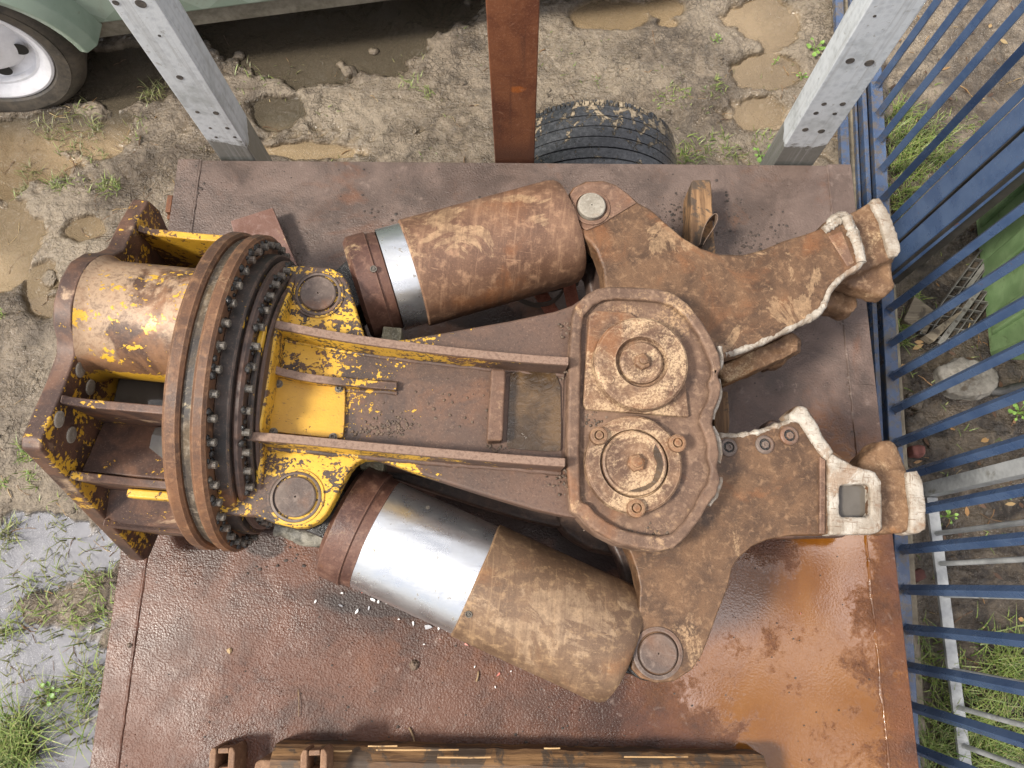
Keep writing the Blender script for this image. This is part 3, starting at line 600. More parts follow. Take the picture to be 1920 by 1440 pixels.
# wheel under the far edge
rub = NB('wet_tyre_rubber'); n1 = rub.noise(24, 10, 0.72, 0.6); n2 = rub.noise(80, 5, 0.6); y_ = rub.xyz()[1]
mudm = rub.ramp(rub.math('ADD', n1, rub.ramp(y_, 1.36, 1.55, -0.02, 0.10)), 0.57, 0.63)
c = rub.mix(rub.ramp(n2, 0.4, 0.7), (0.030, 0.032, 0.036), (0.066, 0.068, 0.074)); c = rub.mix(mudm, c, rub.mix(rub.ramp(n2, 0.35, 0.65), (0.22, 0.17, 0.11), (0.36, 0.29, 0.20)))
rubm = rub.fin(c, rub.mix(mudm, (0.22, 0.22, 0.22), (0.7, 0.7, 0.7)), 0, rub.bump(rub.math('ADD', n2, rub.math('MULTIPLY', mudm, 2.0)), 0.002), 0.5)
wh = bpy.data.objects.new('wheel', None); COL.objects.link(wh); wh.parent = trailer
R_ = 0.315; wm = axis_mat((0.232, 1.20, 0.318), (0, 1, 0))
prof = [(0, .20), (.0, .27), (.015, .295), (.04, R_ - .006)]
for k in range(7):
    t = .05 + k * .0388; q = R_ - .001 - 0.001 * abs(k - 3); prof += [(t, q), (t + .034, q), (t + .0345, R_ - .009), (t + .038, R_ - .009)]
prof += [(.325, R_ - .010), (.34, R_ - .020), (.352, R_ - .045), (.357, .25), (.345, .20)]
bm = bmesh.new(); lathe(bm, prof, wm, 120, cap=False)
for k in range(120):                                 # shoulder lugs and sipes
    a = 2 * PI * k / 120
    for t0, t1, r in ((.322, .343, R_ - .008), (.012, .034, R_ - .012)):
        mm = wm @ Matrix.Rotation(a, 4, 'Z'); box(bm, (r - .014, -.0060, t0), (r, .0060, t1), mm)
fin('tyre', bm, rubm, wh, smooth=25)
bm = bmesh.new(); lathe(bm, [(.05, .199), (.06, .19), (.20, .18), (.21, .06), (.24, .05), (.25, 0.0)], wm, 40, cap=False); fin('rim', bm, galvm, wh)

# ------------------------------------------------------------------ grit, flakes and odd bits lying on the deck
gb = bmesh.new()
def grit(n, f, r0, r1):
    for _ in range(n):
        x, y = f(); t = bmesh.ops.create_icosphere(gb, subdivisions=1, radius=1.0); s = random.uniform(r0, r1); q = random.random() * 50
        for v in t['verts']:
            k = 1 + 0.5 * noise.noise(v.co * 1.3 + Vector((q, 0, 0))); v.co = Vector((x + v.co.x * s * k * 1.2, y + v.co.y * s * k, DECK + 0.001 + max(0, v.co.z * s * 0.55 * k)))
grit(420, lambda: (random.uniform(DX0 + .02, DX1 - .02), random.uniform(-.44, DY1 - .02)), .0010, .0026)
def near(u, v, s): 
    c = P(u, v, DECK); return lambda: (random.gauss(c.x, s), random.gauss(c.y, s))
for u, v, s, n in ((1268, 400, .035, 46), (1400, 460, .05, 42), (1440, 445, .05, 34), (1372, 375, .03, 16), (360, 350, .02, 40), (1330, 600, .04, 10), (1100, 1415, .05, 26), (1010, 1412, .03, 16), (700, 1400, .06, 16), (520, 1040, .04, 20), (720, 395, .05, 20), (880, 760, .01, 4), (860, 420, .06, 12)): grit(n, near(u, v, s), .0014, .0048)
o = fin('deck_grit', gb, simple_mat('dark_grit', (0.02, 0.015, 0.012), (0.07, 0.05, 0.04), 60, (0.6, 0.8)), recalc=False, smooth=60); tag(o, 'dark crumbs of dirt and grit scattered over the wet steel deck', 'grit', kind='stuff')
whitem = simple_mat('white_paint_chip', (0.62, 0.60, 0.58), (0.75, 0.73, 0.72), 40, (0.5, 0.6)); redm = simple_mat('red_paint_chip', (0.55, 0.16, 0.12), (0.66, 0.30, 0.25), 40, (0.5, 0.6)); greym = simple_mat('grey_paint_chip', (0.28, 0.28, 0.30), (0.42, 0.42, 0.44), 90, (0.5, 0.6))
FL = [(592, 1128, 12, 'w'), (642, 1112, 9, 'w'), (700, 1124, 14, 'w'), (710, 1128, 12, 'w'), (680, 1110, 7, 'r'), (725, 1130, 6, 'w'), (640, 1135, 9, 'g'), (692, 1140, 9, 'g'), (670, 1146, 12, 'w'), (775, 1143, 9, 'r'), (792, 1152, 8, 'r'), (748, 1161, 7, 'w'), (775, 1168, 11, 'w'), (803, 1175, 20, 'g'), (815, 1158, 8, 'w'),
      (829, 1163, 9, 'r'), (823, 1177, 9, 'w'), (838, 1183, 6, 'w'), (795, 1208, 7, 'w'), (825, 1199, 5, 'r'), (874, 1208, 9, 'r'), (890, 1250, 6, 'w'), (935, 1264, 10, 'r'), (929, 1288, 5, 'w'), (958, 1258, 6, 'w'), (1018, 1264, 4, 'w'), (1500, 1150, 6, 'r')]
for u, v, s, k in FL:
    c = P(u, v, DECK); bm = bmesh.new(); n_ = random.choice((5, 6, 7)); r = s * 0.00030; st = random.uniform(1.4, 2.6); a = random.random() * 6.3; top = []
    for i in range(n_):
        t = 2 * PI * i / n_; q = r * random.uniform(.6, 1.2); x, y = q * math.cos(t) * st, q * math.sin(t)
        top.append((c.x + x * math.cos(a) - y * math.sin(a), c.y + x * math.sin(a) + y * math.cos(a)))
    vs = [bm.verts.new((x, y, DECK + 0.0015 + random.uniform(0, .004))) for x, y in top]; f = bm.faces.new(vs)
    g = bmesh.ops.extrude_face_region(bm, geom=[f])
    for q in g['geom']:
        if isinstance(q, bmesh.types.BMVert): q.co.z += 0.0012
    o = fin('paint_flake', bm, {'w': whitem, 'r': redm, 'g': greym}[k])
    tag(o, {'w': 'small curled white paint flake lying on the wet deck', 'r': 'small reddish pink paint flake lying on the wet deck', 'g': 'small grey crumb of paint lying on the wet deck'}[k], 'paint flake', 'paint flakes on the deck')
def lump(name, label, cat, u, v, r, mat, sq=.7):
    c = P(u, v, DECK); bm = bmesh.new(); t = bmesh.ops.create_icosphere(bm, subdivisions=4, radius=r)
    for q in t['verts']:
        k = 1 + 0.45 * noise.noise(q.co / r * 1.7 + Vector((u, 0, 0))) + 0.25 * noise.noise(q.co / r * 5); q.co = Vector((c.x + q.co.x * k, c.y + q.co.y * k, DECK + max(-0.001, r * .35 + q.co.z * k * sq)))
    return tag(fin(name, bm, mat, smooth=60), label, cat)
dirt = simple_mat('dark_dirt', (0.05, 0.035, 0.025), (0.16, 0.11, 0.075), 50, (0.4, 0.7), 0.002)
lump('mud_clod', 'dark lump of mud alone on the open deck below the lower cylinder', 'mud clod', 777, 1247, .011, dirt)
lump('pebble', 'tan pebble on the deck left of the mud lump', 'pebble', 431, 1220, .006, simple_mat('tan_pebble', (0.30, 0.20, 0.10), (0.42, 0.30, 0.16), 60))
lump('dirt_lump', 'small black lump of dirt beside the left deck seam', 'dirt', 244, 1210, .006, dirt)
def twig(label, p, q, r):
    a, b_ = P(*p, DECK + .003), P(*q, DECK + .006); bm = bmesh.new(); mid_ = a.lerp(b_, .5) + Vector((.002, .001, .002)); tube(bm, smooth_line([a, mid_, b_], 2), r, 6, .3); return tag(fin('twig', bm, twm, smooth=60), label, 'twig')
twm = simple_mat('twig_bark', (0.14, 0.085, 0.04), (0.28, 0.19, 0.10), 80)
twig('thin straight straw on the open deck above the timber beam', (559, 1292), (560, 1343), .0010)
twig('short brown twig sticking up behind the timber beam', (767, 1364), (778, 1394), .0022)
twig('short brown twig on the deck below the lower cylinder', (897, 1259), (893, 1278), .0022)

# ------------------------------------------------------------------ the demolition crusher
mw = Matrix.Translation(OC) @ RC.transposed().to_4x4()
cr = thing('demolition_crusher', 'big rusty demolition crusher with worn yellow paint and open jaws lying on the deck', 'demolition crusher', mw=mw)
Y_body = paint_mat('worn_yellow_lugs', 0.56, xr=(0.28, 0.80), off=1.0, chip=30)
Y_rail = paint_mat('worn_yellow_rail', 0.58, xr=(0.30, 0.95), ztop=0.222, off=5.0, chip=30)
Y_floor = paint_mat('worn_yellow_floor', 0.40, xr=(0.26, 0.70), off=9.0, chip=24)
Y_plate = paint_mat('scratched_yellow_cover', 0.74, col=(0.56, 0.315, 0.028), off=3.0, chip=44)
Y_head = paint_mat('worn_yellow_bracket', 0.30, rust_d=(0.050, 0.027, 0.020), rust_m=(0.125, 0.062, 0.036), off=14.0, chip=20, dust=-.3, nxf=.05)
Y_web = paint_mat('scratched_yellow_web', 0.58, rust_d=(0.07, 0.035, 0.02), rust_m=(0.16, 0.075, 0.03), off=18.0, chip=16)
Y_tube = paint_mat('dusty_yellow_tube', 0.34, rust_d=(0.06, 0.03, 0.018), rust_m=(0.19, 0.095, 0.045), off=21.0, chip=19, dust=1.3, topz=.250)
Y_ring = paint_mat('worn_yellow_ring', 0.30, rust_d=(0.018, 0.015, 0.013), rust_m=(0.045, 0.032, 0.026), off=27.0, chip=14)
R_rim = rust_mat('rim_rust', (0.060, 0.036, 0.026), (0.135, 0.072, 0.043), (0.25, 0.145, 0.085), 0.15, off=2, orange=(0.26, 0.105, 0.035), rough=(.38, .65))
R_dark = rust_mat('dark_wet_rust', (0.035, 0.025, 0.022), (0.075, 0.050, 0.040), (0.13, 0.085, 0.065), 0.1, off=6, rough=(0.3, 0.55))
R_body = rust_mat('body_rust', (0.080, 0.048, 0.034), (0.150, 0.092, 0.066), (0.26, 0.17, 0.12), 0.45, off=12, dustcol=(0.40, 0.28, 0.175))
R_head = rust_mat('pivot_rust', (0.085, 0.053, 0.038), (0.165, 0.107, 0.076), (0.27, 0.185, 0.13), 0.62, off=52, dustcol=(0.45, 0.31, 0.19), sc1=11)
R_disc = rust_mat('dusty_disc_rust', (0.085, 0.050, 0.034), (0.185, 0.113, 0.072), (0.34, 0.24, 0.165), 1.0, off=41, dustcol=(0.54, 0.40, 0.26), sc1=14)
def pat(h, *lst):
    o_ = []
    for u, v, rx, ry in lst: q = L(u, v, h); o_.append((q.x, q.y, rx / 840.0, ry / 840.0))
    return tuple(o_)
R_jaw = rust_mat('jaw_rust', (0.058, 0.034, 0.021), (0.130, 0.076, 0.045), (0.220, 0.138, 0.084), 0.30, off=17, dustcol=(0.40, 0.275, 0.17), sc1=12, rough=(0.38, 0.66), patches=pat(.1, (1440, 515, 100, 55), (1475, 580, 55, 60), (1385, 640, 75, 45), (1250, 450, 60, 40), (1110, 360, 40, 16)))
R_slv = rust_mat('sleeve_rust', (0.098, 0.062, 0.041), (0.172, 0.112, 0.072), (0.33, 0.225, 0.135), 0.55, off=23, dustcol=(0.36, 0.262, 0.175), orange=(0.20, 0.085, 0.03), sc1=8, turn=.42, rough=(0.42, 0.68), patches=pat(.12, (1060, 1170, 120, 70)))
R_slv2 = rust_mat('upper_sleeve_rust', (0.098, 0.055, 0.038), (0.175, 0.104, 0.069), (0.34, 0.215, 0.14), 0.45, off=63, dustcol=(0.45, 0.32, 0.20), orange=(0.24, 0.09, 0.03), sc1=7, turn=-.29, rough=(0.4, 0.65), patches=pat(.12, (850, 430, 100, 62), (800, 420, 60, 30), (1010, 420, 30, 25), (960, 370, 70, 16)))
R_col = rust_mat('collar_rust', (0.060, 0.032, 0.026), (0.115, 0.062, 0.046), (0.19, 0.115, 0.085), 0.25, off=29, orange=(0.26, 0.11, 0.02), rough=(0.3, 0.5))
R_pin = rust_mat('pin_steel', (0.075, 0.056, 0.048), (0.125, 0.098, 0.082), (0.19, 0.15, 0.125), 0.2, off=34, rough=(0.35, 0.55))
R_pinl = rust_mat('grey_pin_steel', (0.17, 0.15, 0.12), (0.27, 0.245, 0.205), (0.35, 0.325, 0.28), 0.1, off=36, orange=(0.26, 0.14, 0.07), sc1=20)
wb = NB('white_hardfacing'); n1 = wb.noise(18, 8, .66, .5); n2 = wb.noise(70, 7, .7, .5); st1 = wb.noise(1.0, 6, .66, 1.0, vec=wb.map(scale=(26, 150, 40))); st2 = wb.noise(1.0, 6, .66, 1.0, vec=wb.map(scale=(150, 26, 40)))
c = wb.mix(wb.ramp(n1, .36, .64), (0.26, 0.215, 0.165), (0.43, 0.39, 0.33)); c = wb.mix(wb.ramp(wb.math('MINIMUM', st1, st2), .44, .34, 0, .8), c, (0.15, 0.095, 0.058)); c = wb.mix(wb.ramp(n2, .54, .66, 0, .7), c, (0.20, 0.135, 0.09)); c = wb.mix(wb.ramp(wb.noise(9, 9, .68, .6, off=4), .54, .62, 0, .7), c, (0.24, 0.155, 0.095))
W_weld = wb.fin(c, .5, 0, wb.bump(wb.math('ADD', wb.math('ADD', st1, st2), n2), .0018), .3)
R_tooth = rust_mat('tooth_casting', (0.095, 0.054, 0.032), (0.185, 0.112, 0.066), (0.31, 0.21, 0.135), 0.55, off=47, dustcol=(0.48, 0.36, 0.23), orange=(0.30, 0.13, 0.04), sc1=13, bump=0.002)
GREASE = simple_mat('black_grease', (0.008, 0.008, 0.008), (0.03, 0.027, 0.024), 30, (0.12, 0.4), 0.003, c3=(0.10, 0.085, 0.06), t3=(0.6, 0.66))
bolt_m = rust_mat('bolt_steel', (0.028, 0.025, 0.023), (0.085, 0.072, 0.06), (0.20, 0.18, 0.15), 0.1, off=55, sc1=30, rough=(0.3, 0.5), orange=(0.12, 0.06, 0.03))
rbolt_m = rust_mat('rusty_bolt', (0.10, 0.056, 0.035), (0.18, 0.10, 0.06), (0.32, 0.22, 0.14), 0.3, off=57, sc1=30, orange=(0.30, 0.11, 0.03))
ch = NB('chromed_steel'); n1 = ch.noise(14, 8, 0.66, 0.4); n2 = ch.noise(75, 7, 0.72, 0.6); n3 = ch.noise(26, 6, 0.6, 0.8, off=5)
cm = ch.ramp(ch.math('ADD', ch.math('MULTIPLY', n2, 0.6), ch.math('MULTIPLY', n3, 0.4)), 0.585, 0.61)
c = ch.mix(ch.ramp(n1, 0.4, 0.7, 0, 0.35), (0.66, 0.68, 0.70), (0.50, 0.50, 0.46)); sl_ = ch.noise(1.0, 5, .6, .4, vec=ch.map(scale=(3, 40, 40), rot=(0, 0, -.42))); c = ch.mix(ch.ramp(sl_, .5, .7, 0, .45), c, (0.42, 0.43, 0.45)); c = ch.mix(ch.math('MULTIPLY', cm, 0.8), c, (0.16, 0.13, 0.08))
chm = ch.fin(c, ch.mix(cm, ch.mix(ch.ramp(n1, .35, .65), (0.24, 0.24, 0.24), (0.40, 0.40, 0.40)), (0.7, 0.7, 0.7)), ch.math('SUBTRACT', 0.92, ch.math('MULTIPLY', cm, 0.5)), ch.bump(n2, 0.0004), 0.5)
murk = NB('muddy_rain_water'); n1 = murk.noise(34, 5, 0.6, 1.6); mm_ = murk.noise(11, 5, 0.6)
c = murk.mix(murk.ramp(mm_, 0.4, 0.62), (0.045, 0.027, 0.013), (0.105, 0.062, 0.028)); murkm = murk.fin(c, 0.05, 0, murk.bump(n1, 0.0026, 0.9), 0.5)
murk2 = NB('grey_rain_water'); n1 = murk2.noise(12, 3, 0.5, 0.3); murk2m = murk2.fin(murk2.mix(murk2.ramp(n1, .4, .6), (0.065, 0.056, 0.045), (0.105, 0.093, 0.078)), 0.02, 0, murk2.bump(n1, 0.0015, 0.6), 0.6)

# --- body: lug plates, box between them, rails
HP, HT, HR = 0.155, 0.115, 0.228           # plate top, plate underside, rail top
up = L2([(500, 508), (528, 500), (566, 497), (618, 500), (640, 512), (652, 528), (662, 560), (674, 600), (684, 630), (720, 640), (770, 634), (860, 618), (960, 600), (1040, 583), (1072, 572), (1090, 560), (1120, 640), (1110, 860), (1085, 972), (1058, 968), (1000, 955), (900, 925), (800, 893), (726, 868), (702, 860), (682, 861), (667, 869), (656, 882), (640, 912), (627, 938), (612, 964), (597, 979), (574, 989), (552, 990), (510, 980), (478, 968)], HP)
up = [(0.045, up[0][1] + 0.003)] + up + [(0.045, up[-1][1] - 0.003)]
bm = bmesh.new(); prism(bm, up, HT, HP); fin('top_plate', bm, Y_body, cr, 0.006)
bm = bmesh.new(); prism(bm, up, -HP, -HT); fin('bottom_plate', bm, R_dark, cr, 0.006)
core = L2([(470, 600), (680, 640), (960, 640), (1080, 600), (1080, 930), (980, 890), (700, 850), (470, 830)], HP)
bm = bmesh.new(); prism(bm, core, -HT - 0.002, HT + 0.002); fin('body_box', bm, R_dark, cr, 0.004)
def band(bm, cpts, h0, h1, thick, hts=None):
    """upright strip along local (x, y) line with a given top height"""
    c = [Vector((p[0], p[1], 0)) for p in cpts]; A = []
    for i, p in enumerate(c):
        d = (c[min(i + 1, len(c) - 1)] - c[max(i - 1, 0)]).normalized(); s = Vector((-d.y, d.x, 0)) * thick / 2
        t = h1 if hts is None else hts[i]
        A.append([bm.verts.new((q.x, q.y, z)) for q, z in ((p - s, h0), (p + s, h0), (p + s, t), (p - s, t))])
    for a, b_ in zip(A, A[1:]):
        for k in range(4): bm.faces.new((a[k], a[(k + 1) % 4], b_[(k + 1) % 4], b_[k]))
    bm.faces.new(A[0][::-1]); bm.faces.new(A[-1])
def rline(px, h, n=2): return [(p.x, p.y) for p in smooth_line([(*q, 0) for q in L2(px, h)], n)]
ru = rline([(484, 606), (506, 606), (530, 610), (600, 624), (682, 638), (860, 660), (1000, 673), (1066, 677)], HR)
rl = rline([(462, 818), (490, 818), (600, 828), (702, 838), (850, 851), (1000, 863), (1060, 867)], HR)
rm = rline([(474, 684), (488, 684), (510, 691), (545, 702), (600, 711), (680, 716), (742, 719)], 0.195)
for line, h, nm, ht in ((ru, HR, 'long_rail', None), (rl, HR, 'long_rail', None)):
    bm = bmesh.new(); hts = [h - 0.0 * i for i in range(len(line))]
    band(bm, line, HP - 0.01, h, 0.017, hts); fin(nm, bm, Y_rail, cr, 0.003)
bm = bmesh.new(); band(bm, rm, HP - 0.01, 0.195, 0.016, [0.215 - 0.02 * min(1, i / 6) - 0.022 * sstep(0.55, 1, i / (len(rm) - 1)) for i in range(len(rm))]); fin('short_rib', bm, paint_mat('worn_yellow_rib', 0.55, xr=(0.3, 0.6), ztop=0.192, off=8, chip=22), cr, 0.003)
# weld fillets where rails stand on the plate
bm = bmesh.new()
for line, off in ((ru, 0.010), (ru, -0.010), (rl, 0.010), (rl, -0.010), (rm, .010), (rm, -.010)):
    c = [Vector((p[0], p[1], HP + 0.001)) for p in line]; pts = []
    for i, p in enumerate(c):
        d = (c[min(i + 1, len(c) - 1)] - c[max(i - 1, 0)]).normalized(); pts.append(p + Vector((-d.y, d.x, 0)) * off)
    tube(bm, dense(pts, 0.008), 0.006, 6, 0.6)
fin('weld_fillet', bm, Y_floor, cr, smooth=80)
fl = [(p[0], p[1] - 0.010) for p in ru] + [(p[0], p[1] + 0.010) for p in rl[::-1]]
bm = bmesh.new(); prism(bm, fl, HP - 0.006, HP + 0.0025); fin('floor_panel', bm, Y_floor, cr)
# cover plate, cross block, rain pool
cp = chaikin2(L2([(506, 708), (515, 707), (640, 719), (648, 723), (645, 815), (638, 823), (505, 809), (498, 803)], HP + 0.012), 1)
bm = bmesh.new(); prism(bm, cp, HP + 0.003, HP + 0.012); cov = fin('cover_plate', bm, Y_plate, cr, 0.0015, label='yellow cover plate held by four bolts')
for u, v in ((522, 719), (635, 728), (512, 809), (624, 819)):
    x, y = L2([(u, v)], HP + .016)[0]; bm = bmesh.new(); lathe(bm, [(HP + .012, .0085), (HP + .0135, .0085), (HP + .0135, .006), (HP + .019, .0058), (HP + .0195, .0035), (HP + .016, .003), (HP + 0.016, 0)], at(x, y, 0), 20); fin('cover_bolt', bm, bolt_m, cov)
bk = L2([(921, 690), (949, 692), (943, 826), (912, 827)], HP + 0.042)
bm = bmesh.new(); prism(bm, bk, HP + 0.002, HP + 0.042); fin('cross_block', bm, R_body, cr, 0.006)
pl_ = rline([(957, 700), (1000, 692), (1050, 690), (1052, 840), (1048, 848), (960, 842), (950, 836)], HP + .004, 1)
bm = bmesh.new(); prism(bm, pl_, HP + 0.0028, HP + 0.0065); fin('rain_pool', bm, murkm, cr, smooth=30)
# --- pivot head
hd = L2([(1078, 572), (1098, 552), (1118, 541), (1145, 537), (1190, 538), (1232, 541), (1262, 549), (1290, 570), (1318, 605), (1338, 640), (1350, 668), (1353, 690), (1346, 704), (1353, 722), (1350, 745), (1340, 770), (1336, 795), (1344, 820), (1349, 850), (1345, 878), (1351, 900), (1343, 928), (1326, 950), (1312, 976), (1287, 1008), (1262, 1030), (1235, 1034), (1195, 1029), (1158, 1020), (1125, 1003), (1100, 985), (1086, 968), (1070, 960), (1062, 868), (1066, 676), (1072, 600)], HP + 0.035)
bm = bmesh.new(); prism(bm, hd, HT - .0, HP + 0.022); fin('pivot_head', bm, R_head, cr, 0.010, 3)
def inset(pts, d):
    c = Vector((sum(p[0] for p in pts) / len(pts), sum(p[1] for p in pts) / len(pts))); out_ = []
    for p in pts:
        v = Vector(p) - c; out_.append(tuple(c + v * (1 - d / v.length)))
    return out_
bm = bmesh.new(); prism(bm, inset(hd[:32], 0.001) + inset(hd[32:], 0.0), HP + 0.021, HP + 0.040, holes=(inset(hd, 0.030),)); fin('head_rim', bm, R_head, cr, 0.007, 3)
bm = bmesh.new(); prism(bm, hd, -HP - 0.022, -HT); fin('lower_pivot_head', bm, R_dark, cr, 0.010)
bm = bmesh.new(); prism(bm, inset(hd, 0.09), -HT - 0.002, HT + 0.001); fin('pivot_core', bm, GREASE, cr)
# scallops of white weld along the front of the head
bm = bmesh.new()
for px in ([(1348, 650), (1352, 668), (1350, 684), (1345, 695)], [(1345, 712), (1350, 728), (1348, 745), (1340, 766), (1336, 786)], [(1337, 800), (1344, 818), (1349, 842), (1346, 868)], [(1349, 895), (1350, 908), (1342, 928), (1328, 947)]):
    tube(bm, dense(smooth_line([(*q, HP + .018) for q in L2(px, HP + .018)], 2), .004), .0058, 8, .6)
fin('weld_bead', bm, W_weld, cr, smooth=80)
# upper pivot: square plate with big stepped disc and hub nut
x, y = L2([(1203, 679)], HP + 0.06)[0]
sq = L2([(1104, 590), (1116, 583), (1180, 586), (1255, 640), (1285, 720), (1292, 782), (1272, 781), (1100, 768), (1093, 758)], HP + 0.03)
bm = bmesh.new(); prism(bm, sq, HP + 0.02, HP + 0.034); fin('pivot_plate', bm, R_disc, cr, 0.004)
bm = bmesh.new(); lathe(bm, [(HP + .034, .100), (HP + .058, .098), (HP + .063, .093), (HP + .063, .055), (HP + .050, .050), (HP + .048, .047), (HP + .049, .0455), (HP + .058, .044), (HP + .061, .040), (HP + .060, .0)], at(x, y, 0), 64, jit=.012)
big = fin('pivot_disc', bm, R_disc, cr, smooth=30)
bm = bmesh.new(); hexa(bm, x, y, HP + .060, HP + .073, .0175, .5); lathe(bm, [(HP + .0725, .010), (HP + .080, .009), (HP + .081, .007)], at(x, y, 0), 20); fin('hub_nut', bm, rbolt_m, big, 0.001)
for a in (0.75, 2.55 + 1.2, 5.6, 1.5):
    bm = bmesh.new(); q = .078; disc(bm, x + q * math.cos(a), y + q * math.sin(a), HP + .0625, HP + .0655, .0085, 16, .0015); fin('disc_plug', bm, R_disc, big)
# lower pivot: ring held by three bolts, inner cap and nut, rain in the dish
x, y = L2([(1189, 869)], HP + 0.045)[0]
bm = bmesh.new(); lathe(bm, [(HP + .022, .099), (HP + .043, .098), (HP + .047, .094), (HP + .047, .070), (HP + .036, .0685), (HP + .036, .066), (HP + .050, .0645), (HP + .052, .061), (HP + .0485, .056), (HP + .0485, .0)], at(x, y, 0), 64, jit=.012)
low = fin('pivot_ring', bm, R_disc, cr, smooth=30)
bm = bmesh.new(); hexa(bm, x + .002, y, HP + .0485, HP + .062, .0185, .3); lathe(bm, [(HP + .061, .0115), (HP + .067, .0105), (HP + .068, .008)], at(x + .002, y, 0), 20); fin('hub_nut', bm, rbolt_m, low, 0.001)
for u, v in ((1123, 817), (1270, 831), (1193, 953)):
    qx, qy = L2([(u, v)], HP + .055)[0]; bm = bmesh.new(); lathe(bm, [(HP + .040, .0185), (HP + .058, .018), (HP + .060, .0155), (HP + .060, .0105), (HP + .054, .010), (HP + .054, .0075), (HP + .061, .007), (HP + .062, 0)], at(qx, qy, 0), 28); fin('ring_bolt', bm, rbolt_m, low, smooth=30)
wl = [(x + .0575 * math.cos(a), y + .0575 * math.sin(a)) for a in [-1.75 + 2.55 * i / 26 for i in range(27)]]
wl += [(x + .018 + .026 * math.cos(a) + .004 * noise.noise(Vector((a * 3, 1, 0))), y - .004 + .040 * math.sin(a) + .004 * noise.noise(Vector((a * 3, 9, 0)))) for a in [.85 - 2.2 * i / 16 for i in range(17)]]
bm = bmesh.new(); prism(bm, wl, HP + .0486, HP + .0505); fin('rain_water', bm, murkm, low)
# pins in the lugs
for (u, v), r, h, lab in (((597, 552), .0385, HP, None), ((555, 932), .0405, HP, None)):
    x, y = L2([(u, v)], h)[0]
    bm = bmesh.new(); lathe(bm, [(h - .03, r + .010), (h + .0035, r + .0095), (h + .0045, r + .0075), (h + .0045, r + .0045), (h - .006, r + .004), (h - .006, r), (h + .0065, r - .0005), (h + .0085, r - .003), (h + .0085, .0022), (h + .004, .0018), (h + .004, 0)], at(x, y, 0), 56)
    fin('lug_pin', bm, R_pin, cr, smooth=30)
    bm = bmesh.new(); lathe(bm, [(h + .0005, r + .0155), (h + .0030, r + .015), (h + .0032, r + .0105)], at(x, y, 0), 56, cap=False); fin('lug_collar', bm, Y_body, cr, smooth=30)

# --- slewing flange
def ring(name, x0, x1, r, mat, bev=.006, n=128, inner=0.12, jit=.004):
    bm = bmesh.new(); lathe(bm, [(x0, inner), (x0, r - bev), (x0 + bev, r), (x1 - bev, r), (x1, r - bev), (x1, inner)], axis_mat((0, 0, 0), (1, 0, 0)), n, cap=False, jit=jit)
    return fin(name, bm, mat, cr, smooth=35)
ring('flange_ring', 0.000, 0.031, .352, R_rim); ring('flange_groove', 0.0305, 0.0505, .340, rust_mat('groove_dirt', (0.035, 0.03, 0.027), (0.10, 0.075, 0.05), (0.26, 0.22, 0.17), 0.1, off=71, dustcol=(0.55, 0.46, 0.30), orange=(0.30, 0.17, 0.03), patches=((0.04, -.08, .06, .06), (0.04, .13, .05, .03))), 0.002)
ring('flange_ring', 0.050, 0.078, .352, R_rim); ring('bearing_ring', 0.0775, 0.108, .312, Y_ring, 0.003); ring('bearing_ring', 0.1075, 0.126, .300, R_dark)
ring('bearing_ring', 0.1255, 0.138, .270, Y_ring, 0.003); ring('mounting_ring', 0.1375, 0.147, .258, R_dark, .004, jit=.01)
AX = Matrix(((0, 0, 1, 0), (0, 1, 0, 0), (-1, 0, 0, 0), (0, 0, 0, 1)))
def ringbolts(x0, rad, n, size, a_lo, a_hi, ph):
    for k in range(n):
        a = 2 * PI * (k + ph) / n
        s = math.sin(a)
        if not (s > -0.34): continue
        bm = bmesh.new(); mm = Matrix.Translation((x0, rad * math.cos(a), rad * math.sin(a))) @ AX
        lathe(bm, [(0, size * 1.15), (.002, size * 1.15), (.002, size), (.013, size), (.0145, size * .8), (.0145, size * .45), (.011, size * .42), (.011, 0)], mm, 10)
        fin('flange_bolt', bm, bolt_m, cr, smooth=30)
ringbolts(.078, .331, 46, .0078, 0, 0, .3); ringbolts(.126, .285, 43, .0074, 0, 0, .1)
# ring plate joining body to flange, with the fillet of the rails
bm = bmesh.new(); prism_axis(bm, [(-.245, -.15), (.245, -.15), (.245, .15), (.20, .168), (.10, .226), (-.11, .226), (-.20, .168), (-.245, .15)], .138, .1525); fin('body_flange', bm, Y_body, cr, .006)
bm = bmesh.new(); lathe(bm, [(.03, .0), (.03, .20), (.15, .20), (.15, 0)], axis_mat((0, 0, 0), (1, 0, 0)), 48, cap=False); fin('slew_bearing', bm, R_dark, cr)
# grease and dirt squeezed out between the bolts
bm = bmesh.new()
for k in range(150):
    a = random.uniform(-.3, 3.5); rr = random.choice((.322, .338, .291, .279)); x0 = .079 if rr > .3 else .127
    t = bmesh.ops.create_icosphere(bm, subdivisions=2, radius=random.uniform(.003, .009))
    s = Vector((k, 0, 0))
    for v in t['verts']:
        v.co = v.co * (1 + .5 * noise.noise(v.co * 160 + s)); v.co = Vector((x0 + v.co.x * .8, rr * math.cos(a) + v.co.y, rr * math.sin(a) + v.co.z))
fin('grease_lump', bm, GREASE, cr, recalc=False, smooth=80)['kind'] = 'stuff'

